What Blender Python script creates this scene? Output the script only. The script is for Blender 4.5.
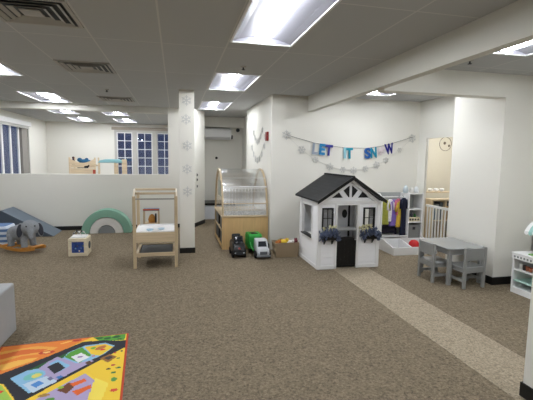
import bpy, bmesh, math, random
from mathutils import Vector, Matrix
random.seed(7)
S = bpy.context.scene
for o in list(bpy.data.objects): bpy.data.objects.remove(o)
C = S.collection
PI = math.pi
R = math.radians
# ---------------------------------------------------------------- camera
yaw, pitch, roll = R(-12.94), R(6.06), R(0.827)
fw = Vector((-math.sin(yaw)*math.cos(pitch), math.cos(yaw)*math.cos(pitch), -math.sin(pitch)))
rt = Vector((math.cos(yaw), math.sin(yaw), 0)); up = rt.cross(fw)
r2 = math.cos(roll)*rt + math.sin(roll)*up; u2 = -math.sin(roll)*rt + math.cos(roll)*up
cd = bpy.data.cameras.new('camera'); cam = bpy.data.objects.new('camera', cd); C.objects.link(cam)
cam.matrix_world = Matrix(((r2.x,u2.x,-fw.x,0),(r2.y,u2.y,-fw.y,0),(r2.z,u2.z,-fw.z,1.6),(0,0,0,1)))
cd.sensor_fit = 'HORIZONTAL'; cd.sensor_width = 36; cd.lens = 396/533*36; cd.clip_start = .05
S.camera = cam
# ---------------------------------------------------------------- world, exposure
w = bpy.data.worlds.new('dusk'); S.world = w; w.use_nodes = True
bg = w.node_tree.nodes['Background']; bg.inputs[0].default_value = (.07,.10,.22,1); bg.inputs[1].default_value = .34
S.view_settings.view_transform = 'Standard'; S.view_settings.look = 'None'
S.view_settings.gamma = 1; S.view_settings.use_curve_mapping = False
S.view_settings.exposure = 0.88
LAMP = 26.0      # strength of the troffer lenses

# ---------------------------------------------------------------- materials
def s2l(c): return tuple(((v/255)/12.92 if v/255 <= .04045 else ((v/255+.055)/1.055)**2.4) for v in c)
MATS = {}
def mat(name, rgb, rough=.6, metal=0, noise=0, scale=20, bump=0, bscale=60, spec=.4, emit=None, alpha=None, sheen=0):
    if name in MATS: return MATS[name]
    m = bpy.data.materials.new(name); m.use_nodes = True; nt = m.node_tree
    p = nt.nodes['Principled BSDF']; c = s2l(rgb)
    p.inputs['Base Color'].default_value = (*c,1); p.inputs['Roughness'].default_value = rough
    p.inputs['Metallic'].default_value = metal; p.inputs['Specular IOR Level'].default_value = spec
    tc = nt.nodes.new('ShaderNodeTexCoord')
    if noise:
        n = nt.nodes.new('ShaderNodeTexNoise'); n.inputs['Scale'].default_value = scale; n.inputs['Detail'].default_value = 4
        nt.links.new(tc.outputs['Object'], n.inputs['Vector'])
        r = nt.nodes.new('ShaderNodeValToRGB'); r.color_ramp.elements[0].position = .3; r.color_ramp.elements[1].position = .7
        r.color_ramp.elements[0].color = (*[v*(1-noise) for v in c],1); r.color_ramp.elements[1].color = (*[min(1,v*(1+noise)) for v in c],1)
        nt.links.new(n.outputs['Fac'], r.inputs[0]); nt.links.new(r.outputs[0], p.inputs['Base Color'])
    if bump:
        n = nt.nodes.new('ShaderNodeTexNoise'); n.inputs['Scale'].default_value = bscale
        nt.links.new(tc.outputs['Object'], n.inputs['Vector'])
        b = nt.nodes.new('ShaderNodeBump'); b.inputs['Strength'].default_value = bump; b.inputs['Distance'].default_value = .01
        nt.links.new(n.outputs['Fac'], b.inputs['Height']); nt.links.new(b.outputs[0], p.inputs['Normal'])
    if emit:
        p.inputs['Emission Color'].default_value = (*emit[0],1); p.inputs['Emission Strength'].default_value = emit[1]
    if alpha is not None: p.inputs['Alpha'].default_value = alpha
    MATS[name] = m; return m
def woodmat(name, rgb, axis='X', rough=.5, k=.12):
    if name in MATS: return MATS[name]
    m = bpy.data.materials.new(name); m.use_nodes = True; nt = m.node_tree; p = nt.nodes['Principled BSDF']; c = s2l(rgb)
    tc = nt.nodes.new('ShaderNodeTexCoord'); mp = nt.nodes.new('ShaderNodeMapping')
    mp.inputs['Scale'].default_value = {'X':(2,30,30),'Y':(30,2,30),'Z':(30,30,2)}[axis]
    n = nt.nodes.new('ShaderNodeTexNoise'); n.inputs['Scale'].default_value = 1.5; n.inputs['Detail'].default_value = 5
    r = nt.nodes.new('ShaderNodeValToRGB'); r.color_ramp.elements[0].position = .3; r.color_ramp.elements[1].position = .7
    r.color_ramp.elements[0].color = (*[v*(1-k) for v in c],1); r.color_ramp.elements[1].color = (*[min(1,v*(1+k)) for v in c],1)
    nt.links.new(tc.outputs['Object'], mp.inputs[0]); nt.links.new(mp.outputs[0], n.inputs['Vector'])
    nt.links.new(n.outputs['Fac'], r.inputs[0]); nt.links.new(r.outputs[0], p.inputs['Base Color'])
    p.inputs['Roughness'].default_value = rough; p.inputs['Specular IOR Level'].default_value = .35
    MATS[name] = m; return m
def glassmat(name, tint, gloss, rough=.03, gcol=(1,1,1)):
    m = bpy.data.materials.new(name); m.use_nodes = True; nt = m.node_tree; nt.nodes.clear()
    o = nt.nodes.new('ShaderNodeOutputMaterial'); t = nt.nodes.new('ShaderNodeBsdfTransparent'); g = nt.nodes.new('ShaderNodeBsdfGlossy')
    t.inputs[0].default_value = (*tint,1); g.inputs['Roughness'].default_value = rough; g.inputs[0].default_value = (*gcol,1)
    mx = nt.nodes.new('ShaderNodeMixShader'); mx.inputs[0].default_value = gloss
    nt.links.new(t.outputs[0], mx.inputs[1]); nt.links.new(g.outputs[0], mx.inputs[2]); nt.links.new(mx.outputs[0], o.inputs[0])
    MATS[name] = m; return m
def rampmat(name, kind, build):
    m = bpy.data.materials.new(name); m.use_nodes = True; nt = m.node_tree; build(nt, nt.nodes['Principled BSDF']); MATS[name] = m; return m

WALL = mat('wall_paint', (232,230,222), .75, bump=.05, bscale=200, spec=.2)
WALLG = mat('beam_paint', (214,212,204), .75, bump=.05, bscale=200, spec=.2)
CREAM = mat('cream_paint', (218,211,193), .75, spec=.2, noise=.01)
BLACKB = mat('black_vinyl', (18,18,18), .5)
WHITE = mat('white_lacquer', (236,236,236), .45)
GREYW = mat('grey_painted_wood', (143,144,142), .5, noise=.04, scale=12)
BLK = mat('black_plastic', (16,17,19), .35)
DARK = mat('dark_grey_plastic', (45,48,52), .5)
PINE = woodmat('pale_pine', (210,190,158), 'X')
PINEZ = woodmat('pale_pine_upright', (200,180,148), 'Z')
BIRCH = woodmat('birch_panel', (206,172,122), 'Z', k=.08)
ORW = woodmat('honey_wood', (196,136,62), 'X')
SF_M = mat('silver_card', (204,204,201), .45, metal=0)
PUREW = mat('white_plastic', (240,240,240), .35)

def _carpet(nt, p):
    tc = nt.nodes.new('ShaderNodeTexCoord')
    n = nt.nodes.new('ShaderNodeTexNoise'); n.inputs['Scale'].default_value = 55; n.inputs['Detail'].default_value = 6; n.inputs['Roughness'].default_value = .8
    nt.links.new(tc.outputs['Object'], n.inputs['Vector'])
    r = nt.nodes.new('ShaderNodeValToRGB'); r.color_ramp.elements[0].position = .36; r.color_ramp.elements[1].position = .64
    r.color_ramp.elements[0].color = (*s2l(p['a']),1); r.color_ramp.elements[1].color = (*s2l(p['b']),1)
    nt.links.new(n.outputs['Fac'], r.inputs[0])
    n2 = nt.nodes.new('ShaderNodeTexNoise'); n2.inputs['Scale'].default_value = 1.1; n2.inputs['Detail'].default_value = 3
    nt.links.new(tc.outputs['Object'], n2.inputs['Vector'])
    mx = nt.nodes.new('ShaderNodeMix'); mx.data_type = 'RGBA'; mx.blend_type = 'MULTIPLY'; mx.inputs[0].default_value = .25
    nt.links.new(r.outputs[0], mx.inputs[6]); nt.links.new(n2.outputs['Color'], mx.inputs[7])
    q = p['p']; nt.links.new(r.outputs[0], q.inputs['Base Color']); q.inputs['Roughness'].default_value = .95; q.inputs['Specular IOR Level'].default_value = .1
    b = nt.nodes.new('ShaderNodeBump'); b.inputs['Strength'].default_value = .5; b.inputs['Distance'].default_value = .01
    nt.links.new(n.outputs['Fac'], b.inputs['Height']); nt.links.new(b.outputs[0], q.inputs['Normal'])
CARPET = rampmat('brown_loop_carpet', 0, lambda nt,p: _carpet(nt, {'a':(86,77,64),'b':(157,143,121),'p':p}))
CARPET2 = rampmat('beige_loop_carpet', 0, lambda nt,p: _carpet(nt, {'a':(122,111,95),'b':(190,176,153),'p':p}))
def _tile(nt, p):
    tc = nt.nodes.new('ShaderNodeTexCoord'); mp = nt.nodes.new('ShaderNodeMapping'); mp.inputs['Location'].default_value = (.12,.0,0)
    br = nt.nodes.new('ShaderNodeTexBrick'); br.offset = 0; br.squash = 1
    br.inputs['Scale'].default_value = 1; br.inputs['Brick Width'].default_value = .61; br.inputs['Row Height'].default_value = 1.34
    br.inputs['Mortar Size'].default_value = .008; br.inputs['Mortar Smooth'].default_value = .1; br.inputs['Bias'].default_value = 0
    br.inputs['Color1'].default_value = (*s2l((188,189,189)),1); br.inputs['Color2'].default_value = (*s2l((185,186,186)),1); br.inputs['Mortar'].default_value = (*s2l((206,205,202)),1)
    nt.links.new(tc.outputs['Object'], mp.inputs[0]); nt.links.new(mp.outputs[0], br.inputs['Vector'])
    nt.links.new(br.outputs['Color'], p.inputs['Base Color']); p.inputs['Roughness'].default_value = .9; p.inputs['Specular IOR Level'].default_value = .1
    n = nt.nodes.new('ShaderNodeTexNoise'); n.inputs['Scale'].default_value = 150; nt.links.new(tc.outputs['Object'], n.inputs['Vector'])
    b = nt.nodes.new('ShaderNodeBump'); b.inputs['Strength'].default_value = .2; b.inputs['Distance'].default_value = .005
    nt.links.new(n.outputs['Fac'], b.inputs['Height']); nt.links.new(b.outputs[0], p.inputs['Normal'])
TILE = rampmat('ceiling_tile', 0, _tile)
def _siding(nt, p):
    tc = nt.nodes.new('ShaderNodeTexCoord'); sx = nt.nodes.new('ShaderNodeSeparateXYZ'); m = nt.nodes.new('ShaderNodeMath'); m.operation = 'MULTIPLY'; m.inputs[1].default_value = 12
    f = nt.nodes.new('ShaderNodeMath'); f.operation = 'FRACT'
    nt.links.new(tc.outputs['Object'], sx.inputs[0]); nt.links.new(sx.outputs['Z'], m.inputs[0]); nt.links.new(m.outputs[0], f.inputs[0])
    b = nt.nodes.new('ShaderNodeBump'); b.invert = True; b.inputs['Strength'].default_value = 1; b.inputs['Distance'].default_value = .016
    nt.links.new(f.outputs[0], b.inputs['Height']); nt.links.new(b.outputs[0], p.inputs['Normal'])
    p.inputs['Base Color'].default_value = (*s2l((240,240,242)),1); p.inputs['Roughness'].default_value = .5
SIDING = rampmat('white_siding', 0, _siding)
def _shingle(nt, p):
    tc = nt.nodes.new('ShaderNodeTexCoord'); mp = nt.nodes.new('ShaderNodeMapping'); mp.inputs['Rotation'].default_value = (0,0,PI/2)
    br = nt.nodes.new('ShaderNodeTexBrick'); br.inputs['Scale'].default_value = 1; br.inputs['Brick Width'].default_value = .12; br.inputs['Row Height'].default_value = .06; br.inputs['Mortar Size'].default_value = .004
    br.inputs['Color1'].default_value = (*s2l((34,35,38)),1); br.inputs['Color2'].default_value = (*s2l((22,23,25)),1); br.inputs['Mortar'].default_value = (.004,.004,.004,1)
    nt.links.new(tc.outputs['Object'], mp.inputs[0]); nt.links.new(mp.outputs[0], br.inputs['Vector']); nt.links.new(br.outputs['Color'], p.inputs['Base Color']); p.inputs['Roughness'].default_value = .7
SHINGLE = rampmat('black_shingle', 0, _shingle)
def _weave(nt, p):
    tc = nt.nodes.new('ShaderNodeTexCoord')
    br = nt.nodes.new('ShaderNodeTexWave'); br.inputs['Scale'].default_value = 30; br.inputs['Distortion'].default_value = 1
    nt.links.new(tc.outputs['Object'], br.inputs['Vector'])
    r = nt.nodes.new('ShaderNodeValToRGB'); r.color_ramp.elements[0].color = (*s2l((140,120,94)),1); r.color_ramp.elements[1].color = (*s2l((196,176,146)),1)
    nt.links.new(br.outputs['Fac'], r.inputs[0]); nt.links.new(r.outputs[0], p.inputs['Base Color']); p.inputs['Roughness'].default_value = .85
    b = nt.nodes.new('ShaderNodeBump'); b.inputs['Strength'].default_value = .6; b.inputs['Distance'].default_value = .01
    nt.links.new(br.outputs['Fac'], b.inputs['Height']); nt.links.new(b.outputs[0], p.inputs['Normal'])
WEAVE = rampmat('woven_seagrass', 0, _weave)
def _stripe(nt, p):
    tc = nt.nodes.new('ShaderNodeTexCoord'); sx = nt.nodes.new('ShaderNodeSeparateXYZ'); m = nt.nodes.new('ShaderNodeMath'); m.operation = 'MULTIPLY'; m.inputs[1].default_value = 11
    f = nt.nodes.new('ShaderNodeMath'); f.operation = 'FRACT'; r = nt.nodes.new('ShaderNodeValToRGB'); r.color_ramp.interpolation = 'CONSTANT'
    r.color_ramp.elements[0].color = (*s2l((92,122,165)),1); r.color_ramp.elements[1].color = (*s2l((205,215,228)),1); r.color_ramp.elements[1].position = .5
    nt.links.new(tc.outputs['Object'], sx.inputs[0]); nt.links.new(sx.outputs['Z'], m.inputs[0]); nt.links.new(m.outputs[0], f.inputs[0])
    nt.links.new(f.outputs[0], r.inputs[0]); nt.links.new(r.outputs[0], p.inputs['Base Color']); p.inputs['Roughness'].default_value = .9
STRIPE = rampmat('blue_white_stripe', 0, _stripe)
PANE = glassmat('window_glass', (.85,.88,.95), .10, .02, (.9,.93,1))
ACRYL = glassmat('clear_plastic_sheet', (.94,.95,.96), .30, .22)

# ---------------------------------------------------------------- mesh builder
class B:
    def __init__(s): s.bm = bmesh.new(); s.mi = 0
    def _fin(s, vs, M=None):
        if M is not None:
            for v in vs: v.co = M @ v.co
    def face(s, vs, mi=None):
        try: f = s.bm.faces.new(vs); f.material_index = s.mi if mi is None else mi; return f
        except ValueError: return None
    def box(s, x0, x1, y0, y1, z0, z1, M=None, mi=None):
        v = [s.bm.verts.new(p) for p in ((x0,y0,z0),(x1,y0,z0),(x1,y1,z0),(x0,y1,z0),(x0,y0,z1),(x1,y0,z1),(x1,y1,z1),(x0,y1,z1))]
        for f in ((0,3,2,1),(4,5,6,7),(0,1,5,4),(1,2,6,5),(2,3,7,6),(3,0,4,7)): s.face([v[i] for i in f], mi)
        s._fin(v, M); return s
    def hexa(s, pts, mi=None):
        v = [s.bm.verts.new(p) for p in pts]
        for f in ((0,3,2,1),(4,5,6,7),(0,1,5,4),(1,2,6,5),(2,3,7,6),(3,0,4,7)): s.face([v[i] for i in f], mi)
        return s
    def prism(s, pts, a0, a1, ax='y', M=None, mi=None):
        def P(u, v, a): return {'y':(u,a,v),'x':(a,u,v),'z':(u,v,a)}[ax]
        A = [s.bm.verts.new(P(u,v,a0)) for u,v in pts]; D = [s.bm.verts.new(P(u,v,a1)) for u,v in pts]
        n = len(pts); s.face(A[::-1], mi); s.face(D, mi)
        for i in range(n): s.face([A[i],A[(i+1)%n],D[(i+1)%n],D[i]], mi)
        s._fin(A+D, M); return s
    def tube(s, pts, r, n=8, closed=False, M=None, mi=None):
        P = [Vector(p) for p in pts]; m = len(P); rings = []
        rr = r if isinstance(r,(list,tuple)) else [r]*m
        for i in range(m):
            if closed: t = (P[(i+1)%m]-P[i-1]).normalized()
            else: t = (P[min(i+1,m-1)]-P[max(i-1,0)]).normalized()
            a = Vector((0,0,1)) if abs(t.z) < .9 else Vector((1,0,0))
            x = t.cross(a).normalized(); y = t.cross(x)
            rings.append([s.bm.verts.new(P[i]+rr[i]*(math.cos(k*2*PI/n)*x+math.sin(k*2*PI/n)*y)) for k in range(n)])
        for i in range(m if closed else m-1):
            a, b = rings[i], rings[(i+1)%m]
            for k in range(n): s.face([a[k],a[(k+1)%n],b[(k+1)%n],b[k]], mi)
        if not closed: s.face(rings[0][::-1], mi); s.face(rings[-1], mi)
        s._fin([v for q in rings for v in q], M); return s
    def lathe(s, prof, c=(0,0,0), n=20, M=None, mi=None):
        rings = [[s.bm.verts.new((c[0]+r*math.cos(k*2*PI/n), c[1]+r*math.sin(k*2*PI/n), c[2]+z)) for k in range(n)] for r,z in prof]
        for a,b in zip(rings, rings[1:]):
            for k in range(n): s.face([a[k],a[(k+1)%n],b[(k+1)%n],b[k]], mi)
        s.face(rings[0][::-1], mi); s.face(rings[-1], mi)
        s._fin([v for q in rings for v in q], M); return s
    def sph(s, c, r, n=12, M=None, mi=None):
        if not isinstance(r,(tuple,list)): r = (r,r,r)
        g = bmesh.ops.create_uvsphere(s.bm, u_segments=n, v_segments=max(6,n//2+2), radius=1)
        for v in g['verts']: v.co = Vector((c[0]+v.co.x*r[0], c[1]+v.co.y*r[1], c[2]+v.co.z*r[2]))
        for f in {f for v in g['verts'] for f in v.link_faces}: f.material_index = s.mi if mi is None else mi
        s._fin(g['verts'], M); return s
def root_of(o):
    while o.parent: o = o.parent
    return o
def obj(name, b, m, parent=None, bevel=0, smooth=False, seg=2, local=False, mods=None):
    """one mesh object; coordinates are world ones unless local"""
    me = bpy.data.meshes.new(name); bmesh.ops.recalc_face_normals(b.bm, faces=b.bm.faces[:])
    if parent is not None and not local:
        off = root_of(parent)['_o']
        for v in b.bm.verts: v.co -= Vector(off)
        org = None
    elif parent is None and not local:
        xs = [v.co for v in b.bm.verts]
        org = Vector(((min(c.x for c in xs)+max(c.x for c in xs))/2, (min(c.y for c in xs)+max(c.y for c in xs))/2, min(c.z for c in xs)))
        for v in b.bm.verts: v.co -= org
    else: org = None
    if smooth:
        for f in b.bm.faces: f.smooth = True
    b.bm.to_mesh(me); b.bm.free()
    for q in (m if isinstance(m,(list,tuple)) else [m]): me.materials.append(q)
    o = bpy.data.objects.new(name, me); C.objects.link(o)
    if org is not None: o.location = org; o['_o'] = tuple(org)
    if parent: o.parent = parent
    if bevel:
        md = o.modifiers.new('bevel','BEVEL'); md.width = bevel; md.segments = seg; md.limit_method = 'ANGLE'; md.angle_limit = R(40)
    if mods: mods(o)
    return o
def thing(name, label, cat, loc=(0,0,0), rz=0, group=None):
    o = bpy.data.objects.new(name, None); C.objects.link(o); o.location = loc; o.rotation_euler = (0,0,rz)
    o['label'] = label; o['category'] = cat; o['_o'] = tuple(loc); o.empty_display_size = .1
    if group: o['group'] = group
    return o
def tag(o, label, cat, group=None, kind=None):
    o['label'] = label; o['category'] = cat
    if group: o['group'] = group
    if kind: o['kind'] = kind
    return o
def struct(name, b, m, parent=None, bevel=0):
    o = obj(name, b, m, parent, bevel)
    if parent is None: o['kind'] = 'structure'
    return o
def dup(root, loc, rz=0, label=None, group=None):
    c = root.copy(); C.objects.link(c); c.location = loc; c.rotation_euler = (0,0,rz); c['_o'] = tuple(loc)
    if label: c['label'] = label
    if group: c['group'] = group
    for ch in list(root.children):
        d = ch.copy(); C.objects.link(d); d.parent = c
        for g in list(ch.children):
            e = g.copy(); C.objects.link(e); e.parent = d
    return c
def frame_piece(b, u0, u1, v0, v1, a0, a1, t, ax='y'):
    """rectangular ring in a plane"""
    for (p,q,r_,s_) in ((u0,u1,v0,v0+t),(u0,u1,v1-t,v1),(u0,u0+t,v0+t,v1-t),(u1-t,u1,v0+t,v1-t)):
        if ax == 'y': b.box(p,q,a0,a1,r_,s_)
        else: b.box(a0,a1,p,q,r_,s_)
    return b

# ================================================================ SETTING
H = 2.67
XL, YB, YF = -4.07, 14.2, -2.5
struct('floor', B().box(-4.4,7.0,-2.8,14.5,-.1,0), CARPET)
struct('trim_1', B().box(2.22,2.76,-2.5,5.55,-.002,.004), CARPET2)
# lights: near-left corner of each troffer (x, y), 0.6 x 1.28
LW, LL = .60, 1.29
lights = [(.50,2.50),(.50,5.17),(.50,7.85),(.50,-.17),
          (-2.64,7.68),(-2.60,4.86),(-2.60,2.10),(-2.60,-.6),
          (-3.0,10.0),(-1.77,10.0),(-3.0,12.25),(-1.77,12.25),
          (2.88,2.18),(2.90,4.88),(4.95,6.0),(2.88,-.5),(5.72,6.3)]  # final pair added unseen, to brighten the right wall corner and cream room
light_rects = [(x,x+LW,y,y+LL) for x,y in lights]
def ceiling():
    xs = sorted({-4.3,7.0,*[v for r in light_rects for v in r[:2]]}); ys = sorted({-2.8,14.5,*[v for r in light_rects for v in r[2:]]})
    b = B()
    for x0,x1 in zip(xs,xs[1:]):
        for y0,y1 in zip(ys,ys[1:]):
            cx,cy = (x0+x1)/2,(y0+y1)/2
            if any(a<cx<c and d<cy<e for a,c,d,e in light_rects): continue
            b.box(x0,x1,y0,y1,H,H+.04)
    bmesh.ops.remove_doubles(b.bm, verts=b.bm.verts[:], dist=1e-5)
    me_o = obj('ceiling', b, TILE, None); me_o['kind'] = 'structure'
    # keep tile grid anchored to the world
    off = me_o.location.copy()
    for v in me_o.data.vertices: v.co += off
    me_o.location = (0,0,0)
ceiling()
# outer walls
b = B(); W0, W1, Z0, Z1 = 10.1, 12.60, 1.02, 2.50
b.box(XL-.2,XL,YF,W0,0,H).box(XL-.2,XL,W1,YB,0,H).box(XL-.2,XL,W0,W1,0,Z0).box(XL-.2,XL,W0,W1,Z1,H)
struct('wall_left', b, WALL)
b = B(); V0, V1, U0, U1 = -1.99, -.05, .62, 2.46
b.box(XL-.2,V0,YB,YB+.2,0,H).box(V1,.6,YB,YB+.2,0,H).box(V0,V1,YB,YB+.2,0,U0).box(V0,V1,YB,YB+.2,U1,H)
struct('wall_back', b, WALL)
struct('wall_front', B().box(XL-.2,5.0,YF-.15,YF,0,H), WALL)
# half wall + full-height strip + angled passage wall (all one masonry run)
b = B().box(XL,-.16,9.12,9.26,0,1.2).box(-.16,.36,9.12,9.26,0,H)
b.prism([(.36,9.12),(.42,9.12),(.68,9.66),(.68,11.0),(.36,11.0)],0,H,'z')
struct('wall_partition', b, WALL)
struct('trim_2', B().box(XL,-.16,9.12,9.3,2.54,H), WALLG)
struct('baseboard_partition', B().box(XL,.36,9.105,9.12,0,.085), BLACKB)
struct('baseboard_passage', B().prism([(.425,9.11),(.69,9.655),(.675,9.66),(.41,9.115)],0,.09,'z'), BLACKB)
struct('wall_passage', B().box(.68,2.2,10.95,11.1,0,H).box(.36,.5,11.0,14.2,0,H), WALL)
struct('trim_3', B().box(.68,1.85,10.72,10.95,2.40,H), WALL)
struct('wall_side', B().box(1.6,1.85,6.65,9.1,0,H).box(1.8,2.0,9.1,10.95,0,H), WALL)
struct('wall_banner', B().box(1.85,4.57,6.65,6.85,0,H), WALL)
struct('baseboard_banner', B().box(1.85,3.4,6.635,6.65,0,.09), BLACKB)
struct('baseboard_side', B().box(1.585,1.6,6.7,9.1,0,.09), BLACKB)
struct('wall_column', B().box(.06,.30,6.62,6.86,0,H), WALL)
struct('baseboard_column', B().box(.052,.308,6.612,6.868,0,.09), BLACKB)
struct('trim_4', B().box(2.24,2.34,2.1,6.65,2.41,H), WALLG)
struct('trim_5', B().box(2.34,4.6,4.23,4.40,2.39,H), WALL)
struct('wall_corner', B().box(4.0,4.57,4.23,4.40,0,2.39).box(4.0,4.57,4.40,5.16,0,H), WALL)
struct('baseboard_corner', B().box(3.985,4.0,4.215,5.16,0,.10).box(4.0,4.6,4.215,4.23,0,.10), BLACKB)
struct('wall_right', B().box(4.6,4.74,YF,4.23,0,H).box(4.43,4.48,5.16,6.42,1.99,H).box(4.43,4.48,6.42,6.65,0,H), WALL)
struct('wall_near', B().box(2.30,2.42,YF,2.1,0,H), WALL)
struct('baseboard_near', B().box(2.288,2.30,YF,2.112,0,.1).box(2.30,2.42,2.1,2.112,0,.1), BLACKB)
struct('wall_far_room', B().box(4.57,6.75,8.3,8.45,0,H).box(6.6,6.75,4.6,8.3,0,H).box(4.74,6.75,4.45,4.6,0,H).box(4.45,4.57,6.85,8.45,0,H), CREAM)
struct('baseboard_left', B().box(XL,XL+.015,YF,9.1,0,.09), BLACKB)

# windows
FRG = mat('window_frame_grey', (196,194,188), .5)
def window_back():
    b = B(); frame_piece(b, V0, V1, U0, U1, YB-.03, YB+.1, .07)
    n = 3; ws = (V1-V0-.14-.30)/3
    for k in range(2): x = V0+.07+(k+1)*ws+k*.15; b.box(x,x+.15,YB-.03,YB+.1,U0+.07,U1-.07)
    f = struct('window_1', b, FRG, None)
    for k in range(3):
        x0 = V0+.07+k*(ws+.15); x1 = x0+ws; g = B(); m = B()
        frame_piece(m, x0, x1, U0+.07, U1-.07, YB, YB+.05, .03)
        m.box((x0+x1)/2-.012,(x0+x1)/2+.012,YB+.01,YB+.045,U0+.1,U1-.1)
        for j in range(1,6):
            z = U0+.07+j*(U1-U0-.14)/6; m.box(x0+.03,x1-.03,YB+.01,YB+.045,z-.012,z+.012)
        s_ = obj('sash', m, WHITE, f)
        g.box(x0+.01,x1-.01,YB+.055,YB+.06,U0+.08,U1-.08); obj('pane', g, PANE, s_)
    sill = B().box(V0-.06,V1+.05,YB-.1,YB-.03,U0-.04,U0); obj('window_sill', sill, WHITE, f)
    obj('head_trim', B().box(V0-.08,V1+.05,YB-.05,YB-.005,U1,U1+.1), mat('tan_trim',(170,160,148),.6), f)
window_back()
def window_left():
    b = B(); frame_piece(b, W0, W1, Z0, Z1, XL-.12, XL+.02, .05, 'x')
    f = struct('window_2', b, FRG, None)
    m = B()
    for y in (10.98, 11.50, 12.04): m.box(XL-.095,XL-.06,y-.05,y+.05,Z0+.05,Z1-.05)
    obj('mullion', m, WHITE, f)
    obj('pane', B().box(XL-.09,XL-.085,W0+.05,W1-.05,Z0+.05,Z1-.05), PANE, f)
    obj('side_panel', B().box(XL-.1,XL-.01,12.14,W1-.05,Z0+.05,Z1-.05), mat('taupe_panel',(150,146,140),.7), f)
window_left()
t = thing('roller_blind','white roller blind cassette rolled up above the left window','blind',(XL,11.4,2.36))
obj('cassette', B().box(XL,XL+.10,10.0,12.58,2.38,2.50), PUREW, t, .01)
obj('fabric_edge', B().box(XL+.03,XL+.06,10.05,12.5,2.31,2.38), mat('blind_fabric',(190,190,185),.8), t)

# ================================================================ CEILING THINGS
LENS = mat('troffer_lens', (250,250,252), .5, emit=((.93,.96,1.0), LAMP))
WING = mat('troffer_reflector', (128,128,136), .35, spec=.5)
def make_troffer(label):
    t = thing('ceiling_light', label, 'ceiling light', (lights[0][0]+LW/2, lights[0][1]+LL/2, H), 0, None)
    w, l = LW/2, LL/2
    b = B()
    for x0,x1,y0,y1 in ((-w,w,-l,-l+.02),(-w,w,l-.02,l),(-w,-w+.02,-l+.02,l-.02),(w-.02,w,-l+.02,l-.02)): b.box(x0,x1,y0,y1,-.008,.012)
    obj('frame', b, WHITE, t, local=True)
    b = B()  # two curved reflector wings with closed ends
    prof = [(-w+.02,.0),(-w+.08,.022),(-w+.16,.042),(-.07,.056),(.07,.056),(w-.16,.042),(w-.08,.022),(w-.02,0)]
    pr_ = [(x,z+.012) for x,z in prof][::-1]
    b.prism(prof+pr_, -l+.02, l-.02, 'y')
    for y in (-l+.02, l-.028): b.prism(prof, y, y+.008, 'y')
    obj('reflector', b, WING, t, local=True)
    b = B(); n = 8
    b.prism([(0.06*math.cos(PI+k*PI/n), .048+.045*math.sin(PI+k*PI/n)) for k in range(n+1)], -l+.03, l-.03, 'y')
    obj('diffuser', b, LENS, t, local=True, smooth=False)
    for y in (-l+.028, l-.04):
        b = B().prism([(.068*math.cos(PI+k*PI/n), .05+.05*math.sin(PI+k*PI/n)) for k in range(n+1)], y, y+.012, 'y')
        obj('end_cap', b, WHITE, t, local=True)
    return t
llab = ['large fluorescent troffer in the ceiling nearest the camera, cut by the top edge',
 'middle fluorescent troffer between the large near one and the one before the air conditioner',
 'fluorescent troffer in the ceiling just in front of the wall air conditioner',
 'fluorescent troffer above and behind the camera in line with the central row',
 'fluorescent troffer on the left side just before the beam above the half wall',
 'fluorescent troffer cut by the left edge of the photo',
 'fluorescent troffer left of the camera over the play mat',
 'fluorescent troffer at the left rear behind the camera',
 'far room troffer beyond the half wall, near one on the left',
 'far room troffer beyond the half wall, near one on the right',
 'far room troffer beyond the half wall, distant one on the left',
 'far room troffer beyond the half wall, distant one on the right',
 'troffer at the right edge of the photo, to the right of the long beam',
 'small looking troffer behind the long beam above the banner wall',
 'troffer inside the cream room beyond the doorway',
 'added troffer right of the near wall end, unseen behind the camera',
 'unseen troffer added to brighten the cream room, farther from the doorway']
tr = make_troffer(llab[0])
for i,(x,y) in enumerate(lights[1:],1): dup(tr, (x+LW/2, y+LL/2, H), 0, llab[i])

VENTM = mat('vent_metal', (176,172,165), .5, metal=.1)
def make_vent():
    t = thing('ceiling_vent','square louvred ceiling vent nearest the camera in the top left corner','vent',(-1.04,3.42,H))
    b = B()
    def ring(h, t_, z0, z1, bb): 
        for x0,x1,y0,y1 in ((-h,h,-h,-h+t_),(-h,h,h-t_,h),(-h,-h+t_,-h+t_,h-t_),(h-t_,h,-h+t_,h-t_)): bb.box(x0,x1,y0,y1,z0,z1)
    ring(.30,.03,-.012,0,b); obj('frame', b, VENTM, t, local=True)
    obj('backing', B().box(-.27,.27,-.27,.27,-.003,-.001), DARK, t, local=True)
    for h in (.25,.19,.13):
        b = B()
        for k in range(4):
            M = Matrix.Rotation(k*PI/2,4,'Z')
            b.hexa([M@Vector(p) for p in ((-h,-h,-.02),(h,-h,-.02),(h-.028,-h+.028,-.006),(-h+.028,-h+.028,-.006),(-h,-h,-.016),(h,-h,-.016),(h-.028,-h+.028,-.003),(-h+.028,-h+.028,-.003))])
        obj('louvre', b, VENTM, t, local=True)
    obj('centre_plate', B().box(-.07,.07,-.07,.07,-.016,-.008), VENTM, t, local=True)
    return t
v = make_vent()
dup(v,(-1.04,5.33,H),0,'square louvred ceiling vent in the middle of the left row of three')
dup(v,(-1.08,8.1,H),0,'farthest square louvred ceiling vent, just before the beam above the half wall')
def sprinkler(x,y,label):
    t = thing('sprinkler_head',label,'sprinkler',(x,y,H))
    obj('escutcheon', B().lathe([(.035,0),(.035,-.006),(.02,-.012)],(x,y,H)), VENTM, t)
    obj('nozzle', B().lathe([(.009,-.012),(.009,-.035),(.022,-.036),(.022,-.04)],(x,y,H),12), DARK, t)
sprinkler(.79,4.76,'small ceiling sprinkler between the two central troffers')
sprinkler(3.08,3.78,'small ceiling sprinkler to the right of the long beam')
sprinkler(-1.08,7.0,'small ceiling sprinkler beside the farthest ceiling vent')

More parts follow.
